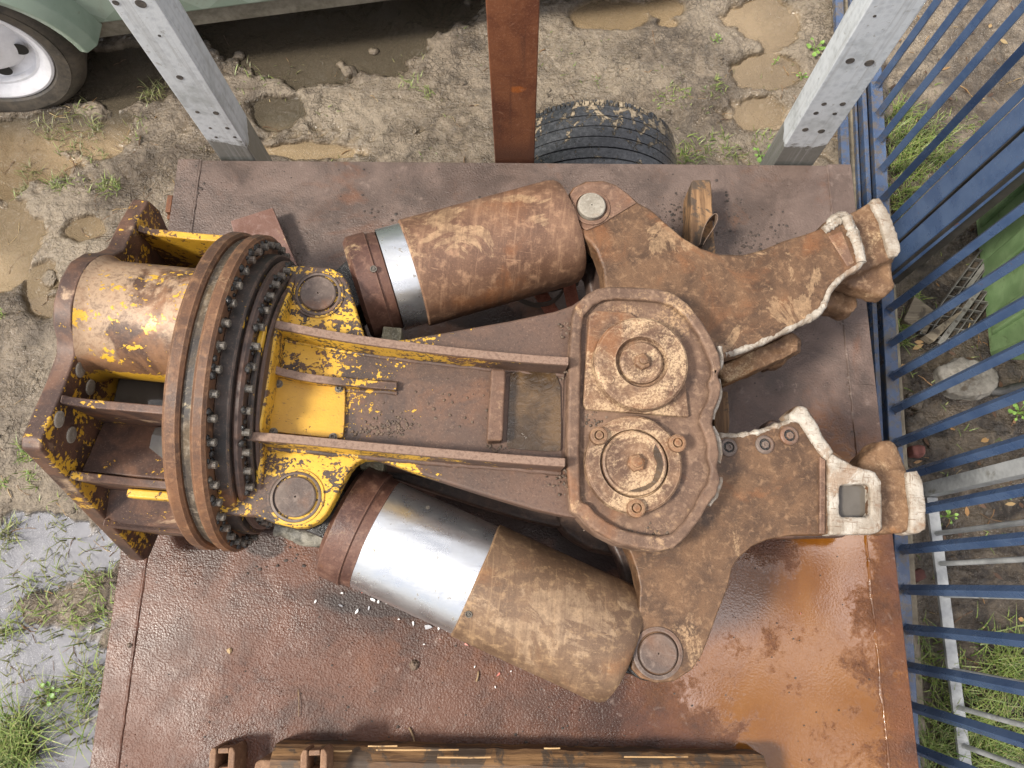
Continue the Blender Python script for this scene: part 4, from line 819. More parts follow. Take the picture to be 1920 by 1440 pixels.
# --- mounting bracket left of the flange
XP0, XP1 = -.250, -.213
ep = [(.398, .100), (.318, .136), (.250, .160), (.222, .195), (.200, .240), (.165, .278), (.12, .297), (.07, .299), (.035, .285), (.012, .262), (-.015, .250), (-.077, .262), (-.186, .295), (-.205, .288), (-.385, -.262), (-.378, -.290), (-.30, -.335), (.28, -.335), (.345, -.17), (.405, .04)]
bm = bmesh.new(); prism_axis(bm, ep, XP0, XP1); fin('end_plate', bm, Y_head, cr, .005)
tm = axis_mat((0, .09, .168), (1, 0, 0))
bm = bmesh.new(); lathe(bm, [(-.2125, .131), (-.200, .124), (-.190, .1205), (-.012, .1205), (-.004, .126), (0.0005, .130)], tm, 72, cap=False, jit=.008); fin('bracket_tube', bm, Y_tube, cr, smooth=50)
def web(name, y, z0, top, mat, thick=.017, lean=0.0):
    """upright web between end plate and flange: top = [(x, z)...]"""
    bm = bmesh.new(); A = []
    for x, z in top:
        A.append([bm.verts.new(q) for q in ((x, y - thick / 2 + lean * z0, z0), (x, y + thick / 2 + lean * z0, z0), (x, y + thick / 2 + lean * z, z), (x, y - thick / 2 + lean * z, z))])
    for a, b_ in zip(A, A[1:]):
        for k in range(4): bm.faces.new((a[k], a[(k + 1) % 4], b_[(k + 1) % 4], b_[k]))
    bm.faces.new(A[0][::-1]); bm.faces.new(A[-1]); return fin(name, bm, mat, cr, .003)
web('bracket_web', .318, -.20, [(-.212, .125), (-.19, .110), (-.10, .108), (0, .112)], Y_web)
web('bracket_web', -.104, -.05, [(-.212, .268), (-.20, .255), (-.16, .245), (-.03, .245), (0, .258)], Y_head)
# sloping skirt plates of the lower side
def skirt(quads, mat, name='bracket_web', th=.014):
    bm = bmesh.new(); q = [Vector(p) for p in quads]; nrm = (q[1] - q[0]).cross(q[-1] - q[0]).normalized() * th
    f = [bm.verts.new(p) for p in q]; g = [bm.verts.new(p - nrm) for p in q]; bm.faces.new(f); bm.faces.new(g[::-1]); n_ = len(f)
    for i in range(n_): bm.faces.new((f[i], g[i], g[(i + 1) % n_], f[(i + 1) % n_]))
    return fin(name, bm, mat, cr, .003)
web('bracket_web', -.233, -.25, [(-.212, .175), (-.19, .155), (-.11, .122), (-.04, .118), (0, .128)], Y_head)
web('bracket_web', -.312, -.28, [(-.212, -.005), (-.16, -.045), (-.08, -.085), (-.03, -.098), (0, -.09)], Y_head)
skirt([(-.212, -.113, .075), (0, -.113, .075), (0, -.226, .095), (-.212, -.226, .12)], Y_head, 'bracket_floor')
skirt([(-.212, .10, .045), (0, .10, .045), (0, -.096, .055), (-.212, -.096, .055)], R_dark, 'bracket_floor')
skirt([(-.212, -.240, -.06), (0, -.240, -.06), (0, -.305, -.12), (-.212, -.305, -.12)], R_dark, 'bracket_floor')
skirt([(-.212, -.238, -.02), (0, -.238, .03), (0, -.310, -.105), (-.212, -.310, -.03)], Y_head, 'bracket_web')
bm = bmesh.new(); box(bm, (-.135, -.262, .058), (-.025, -.243, .092)); fin('yellow_block', bm, Y_web, cr, .005)
for (xa, xb, ya_, yb, z) in ((-.206, -.003, -.094, .0, .0735), (-.100, -.003, -.2235, -.1135, .1085)):
    bm = bmesh.new(); pts = []
    for i in range(24):
        a = 2 * PI * i / 24; k = 1 + .16 * noise.noise(Vector((math.cos(a) * 1.4, math.sin(a) * 1.4, z * 40)))
        pts.append(((xa + xb) / 2 + min(.5, max(-.5, .62 * k * math.cos(a))) * (xb - xa), (ya_ + yb) / 2 + min(.5, max(-.5, .62 * k * math.sin(a))) * (yb - ya_)))
    prism(bm, pts, z - .012, z); fin('rain_water', bm, murk2m, cr)
for y, z in ((-.034, .222), (-.057, .170), (-.141, .255), (-.160, .200)):
    bm = bmesh.new(); lathe(bm, [(0, .0165), (.003, .016), (.004, .013), (.002, .0)], axis_mat((XP1 - .0005, y, z), (1, 0, 0)), 24); fin('plate_stud', bm, R_pinl, cr)
# --- hydraulic cylinders
def cyl(pa, pb, h, segs, endshift=None, label=None, screw=()):
    A = L(*pa, h); B = L(*pb, h); d = (B - A); ln = d.length; mm = axis_mat(A, d)
    c = bpy.data.objects.new('hydraulic_cylinder', None); COL.objects.link(c); c.parent = cr
    if label: c['label'] = label
    for nm, t0, t1, r, mat, kind in segs:
        bm = bmesh.new(); n_ = 14; e = .006
        if kind == 'collar': prof = [(t0, .02), (t0, r - .012), (t0 + .010, r), (t1 - .030, r), (t1 - .027, r - .005), (t1 - .006, r - .006), (t1, r - .012), (t1, .03)]
        elif kind == 'rod': prof = [(t0, r)] + [(t0 + (t1 - t0) * i / n_, r) for i in range(1, n_)] + [(t1, r)]
        else: prof = [(t0, r - .010), (t0, r - .003), (t0 + .003, r)] + [(t0 + .003 + (t1 - t0 - .05) * i / n_, r) for i in range(1, n_)] + [(t1 - .030, r), (t1 - .012, r - .003), (t1 - .003, r - .009), (t1, r - .018), (t1 - .004, r - .05), (t1 - .004, .02)]
        def ef(co, i, kind=kind, t0=t0, t1=t1, r=r):
            if kind == 'sleeve' and endshift and co.z > t1 - .20:
                k = (co.z - (t1 - .20)) / .20; co = Vector((co.x, co.y, co.z + endshift(co.x / r, co.y / r) * k))
            return co
        lathe(bm, prof, mm, 72, cap=False, jit=.006 if kind != 'rod' else 0, endf=ef)
        fin(nm, bm, mat, c, smooth=38)
    for u, v, hh, r in screw:
        q = L(u, v, h + hh); ax = mm.inverted() @ q; rad = Vector((ax.x, ax.y, 0)).normalized(); nrm = mm.to_3x3() @ rad
        rr = screw_r; p0 = mm @ Vector((rad.x * rr, rad.y * rr, ax.z)); bm = bmesh.new()
        lathe(bm, [(-.004, r), (.0012, r), (.0012, r * .72), (-.001, r * .7), (-.001, r * .45), (.0015, r * .4), (.0015, 0)], axis_mat(p0, nrm), 20); fin('set_screw', bm, bolt_m, c)
    return c, mm, ln
A_, B_ = L(669, 543, 0), L(1062, 434, 0); lu = (B_ - A_).length
ru_ = .124; screw_r = ru_ + .004
cyl((669, 543), (1062, 434), 0, [('end_collar', .0, .083, ru_, R_col, 'collar'), ('chrome_barrel', .080, .150, ru_ - .001, chm, 'rod'), ('guard_sleeve', .138, lu + .006, ru_ + .006, R_slv2, 'sleeve')],
    lambda a, b_: 0.014 * (1 if False else 0), 'upper cylinder with a narrow band of chrome showing', [(701, 507, .115, .0075), (776, 429, .085, .006)])
A_, B_ = L(642, 972, 0), L(1172, 1214, 0); ll = (B_ - A_).length
rl_ = .129; screw_r = rl_
ca, cmm, _l = cyl((642, 972), (1172, 1214), 0, [('end_collar', .0, .088, rl_, R_col, 'collar'), ('chrome_barrel', .080, .325, rl_ - .007, chm, 'rod'), ('guard_sleeve', .318, ll - .004, rl_ - .0015, R_slv, 'sleeve')],
    None, 'lower cylinder pushed out with a wide band of chrome showing', [(881, 1146, .10, .0075)])
# clevis eyes of the cylinders, mostly hidden and black with grease
for (pu, pv), (qu, qv), r in (((597, 552), (690, 530), .055), ((555, 932), (650, 975), .060), ((1110, 388), (1045, 440), .055), ((1235, 1225), (1160, 1205), .06)):
    a, b_ = L(pu, pv, HP), L(qu, qv, 0); bm = bmesh.new(); lathe(bm, [(-.085, r), (.085, r)], at(a.x, a.y, 0), 40)
    d = (Vector((b_.x, b_.y, 0)) - Vector((a.x, a.y, 0))); s = Vector((-d.y, d.x, 0)).normalized() * r * .9
    prism(bm, [tuple((Vector((a.x, a.y, 0)) + s)[:2]), tuple((Vector((a.x, a.y, 0)) - s)[:2]), tuple((Vector((b_.x, b_.y, 0)) - s)[:2]), tuple((Vector((b_.x, b_.y, 0)) + s)[:2])], -.07, .07)
    fin('cylinder_eye', bm, GREASE, cr, .006)
oily = rust_mat('oily_block', (0.10, 0.09, 0.06), (0.22, 0.2, 0.14), (0.4, 0.38, 0.3), 0.1, off=81, sc1=30)
for (u, v), lo, hi in (((735, 626), (-.022, -.02), (.022, .014)), ((702, 872), (-.03, -.012), (.022, .014))):
    bm = bmesh.new(); a = L(u, v, .03); box(bm, (a.x + lo[0], a.y + lo[1], -.02), (a.x + hi[0], a.y + hi[1], .04)); fin('hose_block', bm, oily, cr, .004)
bm = bmesh.new(); tube(bm, dense(smooth_line([(L(520, 985, -.03)), (L(560, 1000, -.03)), (L(600, 1010, -.03)), (L(640, 1000, -.03))], 2), .01), .022, 10, .3); fin('greasy_hose', bm, simple_mat('greasy_grey', (0.07, 0.065, 0.05), (0.26, 0.24, 0.19), 40, (0.3, 0.6), .002), cr)

# --- jaws
HJ = 0.100
def jaw(label):
    j = bpy.data.objects.new('jaw', None); COL.objects.link(j); j.parent = cr; j['label'] = label; return j
ju = jaw('upper jaw with a pale hard-faced cutting edge and two lower teeth')
oj = L2([(1070, 384), (1064, 366), (1075, 350), (1098, 338), (1132, 337), (1156, 345), (1178, 361), (1198, 379), (1221, 391), (1246, 414), (1281, 444), (1315, 464), (1350, 475), (1395, 476), (1430, 467), (1470, 450), (1510, 438), (1538, 428), (1546, 416), (1575, 398), (1588, 400), (1600, 428), (1612, 462), (1619, 490), (1614, 500), (1602, 506), (1588, 514), (1572, 525), (1556, 540), (1548, 556), (1541, 575), (1528, 595), (1495, 612), (1437, 641), (1395, 660), (1356, 672), (1300, 735), (1230, 760), (1150, 730), (1125, 640), (1134, 545), (1130, 503), (1118, 469), (1107, 455), (1090, 438), (1080, 415)], HJ)
bm = bmesh.new(); prism(bm, oj, .042, HJ); fin('jaw_plate', bm, R_jaw, ju, .010, 3)
ol = L2([(1070, 384), (1075, 350), (1098, 338), (1156, 345), (1221, 391), (1281, 444), (1350, 475), (1430, 467), (1510, 440), (1540, 450), (1530, 520), (1515, 570), (1500, 625), (1455, 662), (1380, 700), (1300, 735), (1230, 760), (1150, 730), (1125, 640), (1134, 545), (1118, 469), (1090, 438)], HJ)
bm = bmesh.new(); prism(bm, ol, -.100, -.045); fin('jaw_plate', bm, R_dark, ju, .010)
oc = L2([(1175, 400), (1281, 460), (1350, 492), (1430, 485), (1500, 460), (1540, 470), (1530, 530), (1480, 590), (1430, 625), (1356, 662), (1300, 720), (1150, 700), (1140, 545), (1130, 470)], HJ)
bm = bmesh.new(); prism(bm, oc, -.046, .043); fin('jaw_core', bm, R_dark, ju, .004)
# pads and ridges on the top of the jaw
pd = L2([(1072, 382), (1068, 366), (1078, 351), (1100, 341), (1132, 340), (1156, 348), (1176, 362), (1194, 380), (1128, 420), (1100, 432), (1090, 426)], HJ + .004)
bm = bmesh.new(); prism(bm, pd, HJ - .01, HJ + .0045); fin('lug_pad', bm, R_body, ju, .003)
def beadline(px, h, r, mat, name='hardfacing', par=None, jit=.25, flat=.8):
    bm = bmesh.new(); sd_ = px[0][0]; tube(bm, dense(smooth_line([(*q, h) for q in L2(px, h)], 1), .003), r, 9, jit, rfn=lambda t: r * (1.0 + 0.5 * noise.noise(Vector((t * 11, sd_, 0))) + 0.18 * noise.noise(Vector((t * 60, sd_, 5)))), flat=flat); return fin(name, bm, mat, par, smooth=80)
beadline([(1548, 425), (1562, 411), (1578, 402), (1590, 410), (1602, 438), (1612, 466), (1615, 488), (1604, 503), (1586, 513), (1568, 527), (1553, 545), (1544, 570), (1530, 590), (1496, 608), (1438, 636), (1396, 655), (1358, 666)], HJ - .010, .0085, W_weld, par=ju, flat=1.5)
beadline([(1585, 406), (1600, 440), (1611, 470), (1615, 492)], HJ + .003, .0125, W_weld, par=ju)
beadline([(1545, 432), (1560, 422), (1575, 414)], HJ + .002, .009, W_weld, par=ju)
bm = bmesh.new(); prism(bm, L2([(1553, 442), (1580, 432), (1604, 492), (1590, 500)], HJ + .003), HJ - .01, HJ + .002); fin('tip_pad', bm, R_body, ju, .004)
x, y = L2([(1109, 387)], HJ + .012)[0]
bm = bmesh.new(); r = .0325; lathe(bm, [(HJ + .003, r + .0125), (HJ + .0085, r + .0115), (HJ + .0095, r + .009), (HJ + .0095, r + .004), (HJ + .002, r + .003)], at(x, y, 0), 56, cap=False); fin('pin_collar', bm, R_body, ju, smooth=30); bm = bmesh.new(); lathe(bm, [(HJ + .002, r), (HJ + .018, r - .0005), (HJ + .020, r - .003), (HJ + .020, .0022), (HJ + .015, .0018), (HJ + .015, 0)], at(x, y, 0), 56, jit=.004); fin('jaw_pin', bm, R_pinl, ju, smooth=30)
# tip castings: the middle tooth and the short lower tooth
ht = 0.035
bm = bmesh.new(); prism(bm, L2([(1560, 420), (1600, 398), (1632, 376), (1655, 380), (1676, 420), (1690, 462), (1684, 480), (1660, 492), (1640, 500), (1590, 520), (1565, 530)], ht), -.05, ht)
prism(bm, L2([(1570, 520), (1600, 470), (1660, 470), (1672, 500), (1678, 540), (1664, 556), (1646, 556), (1620, 545), (1590, 536)], .0), -.055, .005)
cast('middle_tooth', bm, R_tooth, ju, .007, 9, .012, .05)
bm = bmesh.new(); prism(bm, L2([(1634, 372), (1650, 371), (1668, 400), (1683, 440), (1690, 470), (1684, 480), (1668, 482), (1664, 466), (1652, 420), (1637, 388)], ht + .010), -.03, ht + .012); cast('tip_hardfacing', bm, W_weld, ju, .005, 3, .005, .03)
bm = bmesh.new(); prism(bm, L2([(1530, 530), (1560, 520), (1598, 540), (1613, 560), (1610, 580), (1594, 588), (1572, 580), (1545, 572), (1530, 560)], -.06), -.13, -.06); cast('lower_tooth', bm, R_tooth, ju, .007, 8, .012, .04)
bm = bmesh.new(); prism(bm, L2([(1440, 640), (1485, 622), (1502, 640), (1500, 662), (1480, 668), (1470, 685), (1440, 690)], -.055), -.11, -.045); prism(bm, L2([(1340, 690), (1485, 622), (1498, 632), (1500, 656), (1470, 672), (1365, 718)], .0), -.07, -.0)
cast('edge_block', bm, R_tooth, ju, .006, 5, .010, .03)

jl = jaw('lower jaw with three bolts and a square hole full of rain water in its white tip')
oj = L2([(1347, 818), (1394, 817), (1441, 804), (1482, 788), (1482, 772), (1494, 760), (1512, 762), (1528, 786), (1545, 818), (1566, 848), (1600, 872), (1641, 884), (1652, 902), (1656, 994), (1644, 1000), (1550, 1002), (1487, 1003), (1441, 1011), (1409, 1025), (1386, 1046), (1373, 1066), (1366, 1100), (1347, 1148), (1330, 1195), (1316, 1229), (1298, 1256), (1264, 1278), (1231, 1281), (1202, 1272), (1184, 1254), (1184, 1220), (1192, 1180), (1198, 1147), (1200, 1100), (1194, 1070), (1184, 1041), (1160, 990), (1110, 900), (1130, 800), (1200, 770), (1300, 790)], HJ)
hole = L2([(1577, 909), (1628, 907), (1633, 913), (1633, 963), (1627, 969), (1579, 969), (1574, 963), (1574, 914)], HJ + .010)
bm = bmesh.new(); prism(bm, oj, .040, HJ, holes=(hole,)); fin('jaw_plate', bm, R_jaw, jl, .009, 3)
bm = bmesh.new(); prism(bm, oj[:9] + oj[10:], -.100, -.045); fin('jaw_plate', bm, R_dark, jl, .009)
oc = L2([(1347, 830), (1441, 815), (1500, 790), (1560, 860), (1640, 895), (1642, 988), (1487, 992), (1441, 1000), (1380, 1040), (1340, 1120), (1240, 1110), (1205, 1050), (1180, 990), (1130, 860), (1200, 790), (1300, 810)], HJ)
bm = bmesh.new(); prism(bm, oc, -.046, .041); fin('jaw_core', bm, R_dark, jl, .004)
bm = bmesh.new(); prism(bm, hole, .050, .086); fin('rain_water', bm, murk2m, jl)
# raised white weld round the tip
bm = bmesh.new()
tipo = L2([(1553, 862), (1562, 850), (1580, 862), (1602, 874), (1640, 884), (1653, 902), (1656, 992), (1644, 1001), (1600, 1002), (1556, 1003)], HJ + .010)
prism(bm, tipo, HJ - .030, HJ + .011, holes=(hole,)); cast('tip_hardfacing', bm, W_weld, jl, .004, 2, .004, .02)
bm = bmesh.new(); prism(bm, L2([(1482, 788), (1481, 774), (1494, 760), (1512, 762), (1528, 786), (1545, 818), (1566, 848), (1553, 866), (1535, 846), (1512, 812), (1500, 790)], HJ + .008), HJ - .05, HJ + .009); cast('edge_hardfacing', bm, W_weld, jl, .005, 3, .007, .025)
beadline([(1347, 818), (1394, 818), (1441, 806), (1484, 790)], HJ - .009, .0075, W_weld, par=jl, flat=1.5)
bm = bmesh.new(); prism(bm, L2([(1538, 855), (1549, 862), (1548, 1001), (1537, 1001)], HJ + .008), HJ - .004, HJ + .007); fin('tip_step', bm, R_body, jl, .003)
for u, v, r in ((1365, 839), (1433, 834), (1479, 817)) and ((1365, 839, .0155), (1433, 834, .0165), (1479, 817, .0165)):
    x, y = L2([(u, v)], HJ)[0]; bm = bmesh.new(); lathe(bm, [(HJ - .01, r + .005), (HJ + .004, r + .004), (HJ + .0065, r + .001), (HJ + .0065, r - .003), (HJ + .0015, r - .004)], at(x, y, 0), 32, cap=False, jit=.02); jb = fin('jaw_bolt', bm, R_pin, jl, smooth=30)
    bm = bmesh.new(); lathe(bm, [(HJ + .0015, r - .0035), (HJ + .0020, 0)], at(x, y, 0), 24, cap=False); fin('bolt_socket', bm, GREASE, jb)  # black disc painted in place of the socket's shaded depth
    bm = bmesh.new(); lathe(bm, [(HJ + .0018, .0085), (HJ + .0055, .008), (HJ + .006, .0045), (HJ + .003, .004), (HJ + .003, 0)], at(x + .001, y, 0) @ Matrix.Rotation(u, 4, 'Z'), 6); fin('bolt_head', bm, R_pin, jb)
x, y = L2([(1234, 1225)], HJ + .006)[0]
bm = bmesh.new(); r = .0385; lathe(bm, [(HJ - .01, r + .013), (HJ + .0035, r + .012), (HJ + .0045, r + .009), (HJ + .0045, r + .004), (HJ - .003, r + .003), (HJ - .003, r), (HJ + .0085, r - .0005), (HJ + .0105, r - .003), (HJ + .0105, .0022), (HJ + .006, .0018), (HJ + .006, 0)], at(x, y, 0), 56, jit=.004); fin('jaw_pin', bm, R_pin, jl, smooth=30)
bm = bmesh.new(); prism(bm, L2([(1645, 880), (1700, 880), (1708, 930), (1708, 998), (1645, 1000)], ht), -.06, ht)
prism(bm, L2([(1605, 875), (1625, 852), (1650, 826), (1668, 822), (1684, 836), (1696, 868), (1704, 905), (1700, 940), (1640, 930)], 0.02), -.06, .025)
cast('middle_tooth', bm, R_tooth, jl, .007, 9, .012, .05)
bm = bmesh.new(); prism(bm, L2([(1700, 884), (1720, 882), (1732, 905), (1737, 950), (1736, 992), (1724, 1001), (1707, 1000), (1706, 940)], ht + .010), -.03, ht + .012); cast('tip_hardfacing', bm, W_weld, jl, .005, 3, .005, .03)
# dirt lying in the body trough
bm = bmesh.new()
for u0, v0, su, sv, n_ in ((735, 800, 22, 12, 80), (700, 808, 30, 6, 40), (1045, 700, 12, 9, 40), (1000, 690, 25, 5, 20), (830, 760, 60, 30, 26), (1062, 610, 10, 14, 30), (1050, 900, 10, 14, 26), (930, 842, 20, 4, 20), (1190, 1000, 40, 8, 30), (1110, 790, 12, 10, 26)):
    for _ in range(n_):
        u, v = random.gauss(u0, su), random.gauss(v0, sv); hh = HP + (.003 if u < 1056 else .022); q = L(u, v, hh)
        t = bmesh.ops.create_icosphere(bm, subdivisions=1, radius=random.uniform(.0012, .004)); s = Vector((u, v, 0))
        for w_ in t['verts']: w_.co = Vector((q.x, q.y, hh)) + Vector((w_.co.x, w_.co.y, w_.co.z * .6)) * (1 + .5 * noise.noise(w_.co * 300 + s))
fin('dirt_crumb', bm, dirt, cr, recalc=False, smooth=60)['kind'] = 'stuff'

# ------------------------------------------------------------------ timber and loose things on the deck
def wood(name, c1, c2, grime, along=0, sc_=1.0):
    b = NB(name); s = [90, 90, 90]; s[along] = 5; s2 = [30, 30, 30]; s2[along] = 2.5
    g1 = b.noise(1.0 * sc_, 6, 0.65, 0.6, vec=b.map(scale=tuple(s))); g2 = b.noise(1.0 * sc_, 7, 0.65, 1.0, vec=b.map(scale=tuple(s2))); n3 = b.noise(14, 8, 0.66, .4)
    c = b.mix(b.ramp(g2, 0.36, 0.64), c1, c2); c = b.mix(b.ramp(g1, 0.52, 0.72, 0, .7), c, tuple(x * .45 for x in c1)); c = b.mix(b.ramp(n3, grime, grime + .07, 0, .85), c, (0.055, 0.042, 0.032))
    return b.fin(c, 0.65, 0, b.bump(b.math('ADD', g1, g2), 0.0022), 0.35)
wblk = wood('old_block_wood', (0.120, 0.066, 0.033), (0.30, 0.175, 0.085), .50, 1)
bz = DECK + 0.105
q = [P(u, v, bz) for u, v in ((1297, 338), (1333, 337), (1343, 500), (1292, 500))]
def plank(name, poly, z0, z1, mat, bev=.006, jag=0.0, cuts=10):
    bm = bmesh.new(); pts = []
    n_ = len(poly)
    for i in range(n_):
        a, b_ = poly[i], poly[(i + 1) % n_]
        for k in range(cuts):
            t = k / cuts; x, y = a[0] + (b_[0] - a[0]) * t, a[1] + (b_[1] - a[1]) * t; j = jag * noise.noise(Vector((x * 25, y * 25, z1 * 9)))
            pts.append((x + j, y + j * .7))
    prism(bm, pts, z0, z1); return fin(name, bm, mat, None, bev)
o = plank('timber_block', [(p.x, p.y) for p in q], DECK, bz, wblk, .006, .004); tag(o, 'old timber block standing under the upper jaw with a strap loop on it', 'timber block')
q = [P(u, v, DECK + .09) for u, v in ((1338, 735), (1364, 735), (1366, 820), (1338, 820))]
o = plank('timber_block', [(p.x, p.y) for p in q], DECK, DECK + .10, wblk, .005, .003); tag(o, 'dark timber block under the lower jaw, mostly hidden by the pivot head', 'timber block')
# webbing strap: a folded loop on the timber block, and the rest under the upper cylinder
def ribbon(bm, pts, hgt, th=.0018, tilt=Vector((0, 0, 1))):
    pts = [Vector(p) for p in pts]; A = []
    for i, p in enumerate(pts):
        d = (pts[min(i + 1, len(pts) - 1)] - pts[max(i - 1, 0)]); s = Vector((-d.y, d.x, 0))
        s = s.normalized() * th / 2 if s.length > 1e-6 else Vector((th / 2, 0, 0))
        up_ = tilt * hgt; A.append([bm.verts.new(x) for x in (p - s, p + s, p + s + up_, p - s + up_)])
    for a, b_ in zip(A, A[1:]):
        for k in range(4): bm.faces.new((a[k], a[(k + 1) % 4], b_[(k + 1) % 4], b_[k]))
    bm.faces.new(A[0][::-1]); bm.faces.new(A[-1])
strapb = simple_mat('worn_brown_webbing', (0.10, 0.065, 0.045), (0.19, 0.13, 0.09), 90, (0.7, .9)); strapr = simple_mat('orange_webbing', (0.20, 0.055, 0.03), (0.36, 0.13, 0.08), 60, (0.7, .9), c3=(0.10, 0.06, 0.045))
pts = smooth_line([P(u, v, bz + .002) for u, v in ((1306, 470), (1310, 450), (1318, 428), (1330, 414), (1338, 412), (1340, 422), (1332, 440), (1320, 456), (1312, 470))], 2)
bm = bmesh.new(); ribbon(bm, pts, .038, .0022); tag(fin('strap_loop', bm, strapb), 'folded loop of brown webbing strap standing on the timber block', 'strap')
def flat_strap(bm, pts, wd, th=.002):
    pts = [Vector(p) for p in pts]; A = []
    for i, p in enumerate(pts):
        d = pts[min(i + 1, len(pts) - 1)] - pts[max(i - 1, 0)]; s = Vector((-d.y, d.x, 0)).normalized() * wd / 2; u_ = Vector((0, 0, th))
        A.append([bm.verts.new(x) for x in (p - s, p + s, p + s + u_, p - s + u_)])
    for a, b_ in zip(A, A[1:]):
        for k in range(4): bm.faces.new((a[k], a[(k + 1) % 4], b_[(k + 1) % 4], b_[k]))
    bm.faces.new(A[0][::-1]); bm.faces.new(A[-1])
bm = bmesh.new()
flat_strap(bm, smooth_line([P(1058, 480, DECK + .10), P(1064, 520, DECK + .09), P(1072, 560, DECK + .05), P(1080, 600, DECK + .03)], 2), .036)
flat_strap(bm, smooth_line([P(1003, 520, DECK + .05), P(1012, 550, DECK + .05), P(1035, 585, DECK + .03), P(1050, 610, DECK + .02)], 2), .038)
tag(fin('ratchet_strap', bm, strapr), 'orange lashing strap running down to the deck between upper cylinder and pivot head', 'strap')
bm = bmesh.new(); ribbon(bm, smooth_line([P(u, v, DECK + .035) for u, v in ((965, 560), (985, 572), (1010, 578), (1035, 572), (1052, 556), (1062, 535))], 2), .036, .0022)
ribbon(bm, smooth_line([P(u, v, DECK + .05) for u, v in ((1000, 548), (1030, 548), (1060, 540), (1084, 535))], 1), .036, .0022)
tag(fin('ratchet_strap', bm, simple_mat('dark_webbing', (0.05, 0.04, 0.034), (0.115, 0.09, 0.07), 90, (0.7, .9))), 'dark curled lashing strap hanging in the gap beside the pivot head', 'strap')
# rusty plate half under the flange
pm_ = rust_mat('flat_plate_rust', (0.12, 0.066, 0.05), (0.165, 0.10, 0.082), (0.22, 0.15, 0.13), .2, off=90, orange=(0.26, 0.11, 0.05), rough=(0.28, 0.45))
q = [P(u, v, DECK + .055) for u, v in ((432, 414), (511, 389), (566, 520), (470, 550))]
o = plank('steel_plate', [(p.x, p.y) for p in q], DECK + .040, DECK + .055, pm_, .002, .0, 1); tag(o, 'flat rusty steel plate lying on the deck behind the flange', 'steel plate')
q = [P(u, v, DECK + .035) for u, v in ((445, 420), (500, 405), (535, 500), (470, 520))]
o = plank('packing_board', [(p.x, p.y) for p in q], DECK, DECK + .0398, wblk, .003, .0, 1); tag(o, 'dark packing board hidden under the rusty steel plate', 'board')
# beam along the near side
wbm = wood('split_beam_wood', (0.085, 0.045, 0.022), (0.25, 0.140, 0.062), .50, 0)
bz2 = DECK + .10
q = [P(508, 1410, bz2), P(1440, 1432, bz2)]
y1a, y1b = q[0].y, q[1].y
bm = bmesh.new(); N_ = 160; rows = []
for i in range(N_ + 1):
    t = i / N_; x = q[0].x + (q[1].x - q[0].x) * t; y = y1a + (y1b - y1a) * t
    j = .004 * noise.noise(Vector((x * 9, 1, 0))) + .003 * noise.noise(Vector((x * 30, 5, 0))); k = .006 * noise.noise(Vector((x * 7, 9, 3)))
    rows.append([bm.verts.new(c) for c in ((x, y + .010 + j, DECK), (x, y + .012 + j, DECK + .070 + k), (x, y - .002 + j + k * .6, DECK + .088 + k), (x, y - .016 + j - abs(k), bz2), (x, y - .10, bz2 + k * .2), (x, y - .112, bz2 - .010), (x, y - .112, DECK))])
for a, b_ in zip(rows, rows[1:]):
    for k in range(7): bm.faces.new((a[k], a[(k + 1) % 7], b_[(k + 1) % 7], b_[k]))
bm.faces.new(rows[0][::-1]); bm.faces.new(rows[-1]); beam = tag(fin('timber_beam', bm, wbm, smooth=30), 'long split timber beam lying along the near side of the deck', 'timber beam')
bm = bmesh.new()
for u0, u1, v in ((690, 745, 1399), (705, 860, 1406), (820, 920, 1420), (1170, 1290, 1419), (620, 660, 1408), (1020, 1050, 1403)):
    a, b_ = P(u0, v, bz2), P(u1, v + 3, bz2); tube(bm, smooth_line([a, a.lerp(b_, .5) + Vector((0, .002, .004)), b_ + Vector((0, .004, .002))], 1), .0018, 5, .5, flat=.5)
fin('splinter', bm, wood('fresh_splinter', (0.30, 0.175, 0.075), (0.46, 0.30, 0.14), .56, 0), beam)
forkm = rust_mat('fork_rust', (0.10, 0.055, 0.035), (0.20, 0.12, 0.075), (0.30, 0.20, 0.135), .5, off=95, dustcol=(0.36, 0.25, 0.15))
def fork(u, v, z, label):
    c = P(u, v, z); t = thing('steel_fork', label, 'steel fork', (c.x, c.y, DECK if z < DECK + .09 else bz2), 0.05, 'steel forks by the near edge')
    h = z - (DECK if z < DECK + .09 else bz2)
    bm = bmesh.new()
    for s in (-1, 1):
        prism(bm, [(s * .022 - .008, -.10), (s * .022 + .008, -.10), (s * .022 + .008, .004), (s * .020 + .005, .016), (s * .020 - .005, .016), (s * .022 - .008, .004)], 0, h)
    fin('prong', bm, forkm, t, .004)
    bm = bmesh.new(); prism(bm, [(-.0138, -.10), (.0138, -.10), (.0138, -.028), (-.0138, -.028)], 0, h * .82); fin('tongue', bm, forkm, t, .003)
    bm = bmesh.new(); prism(bm, [(-.0138, .002), (.0138, .002), (.0125, .014), (-.0125, .014)], h * .45, h * .93); fin('bridge', bm, forkm, t, .003)
fork(416, 1416, DECK + .085, 'rusty forked steel link lying on bare deck left of the timber beam')
fork(588, 1420, DECK + .165, 'rusty forked steel link lying across the timber beam')
q = [P(u, v, DECK + .09) for u, v in ((478, 1430), (487, 1425), (514, 1425), (524, 1432), (528, 1470), (470, 1470))]
bm = bmesh.new(); prism(bm, [(p.x, p.y) for p in q], DECK, DECK + .09); tag(fin('steel_block', bm, forkm, None, .005), 'rusty chamfered steel block between the two forked links', 'steel block')

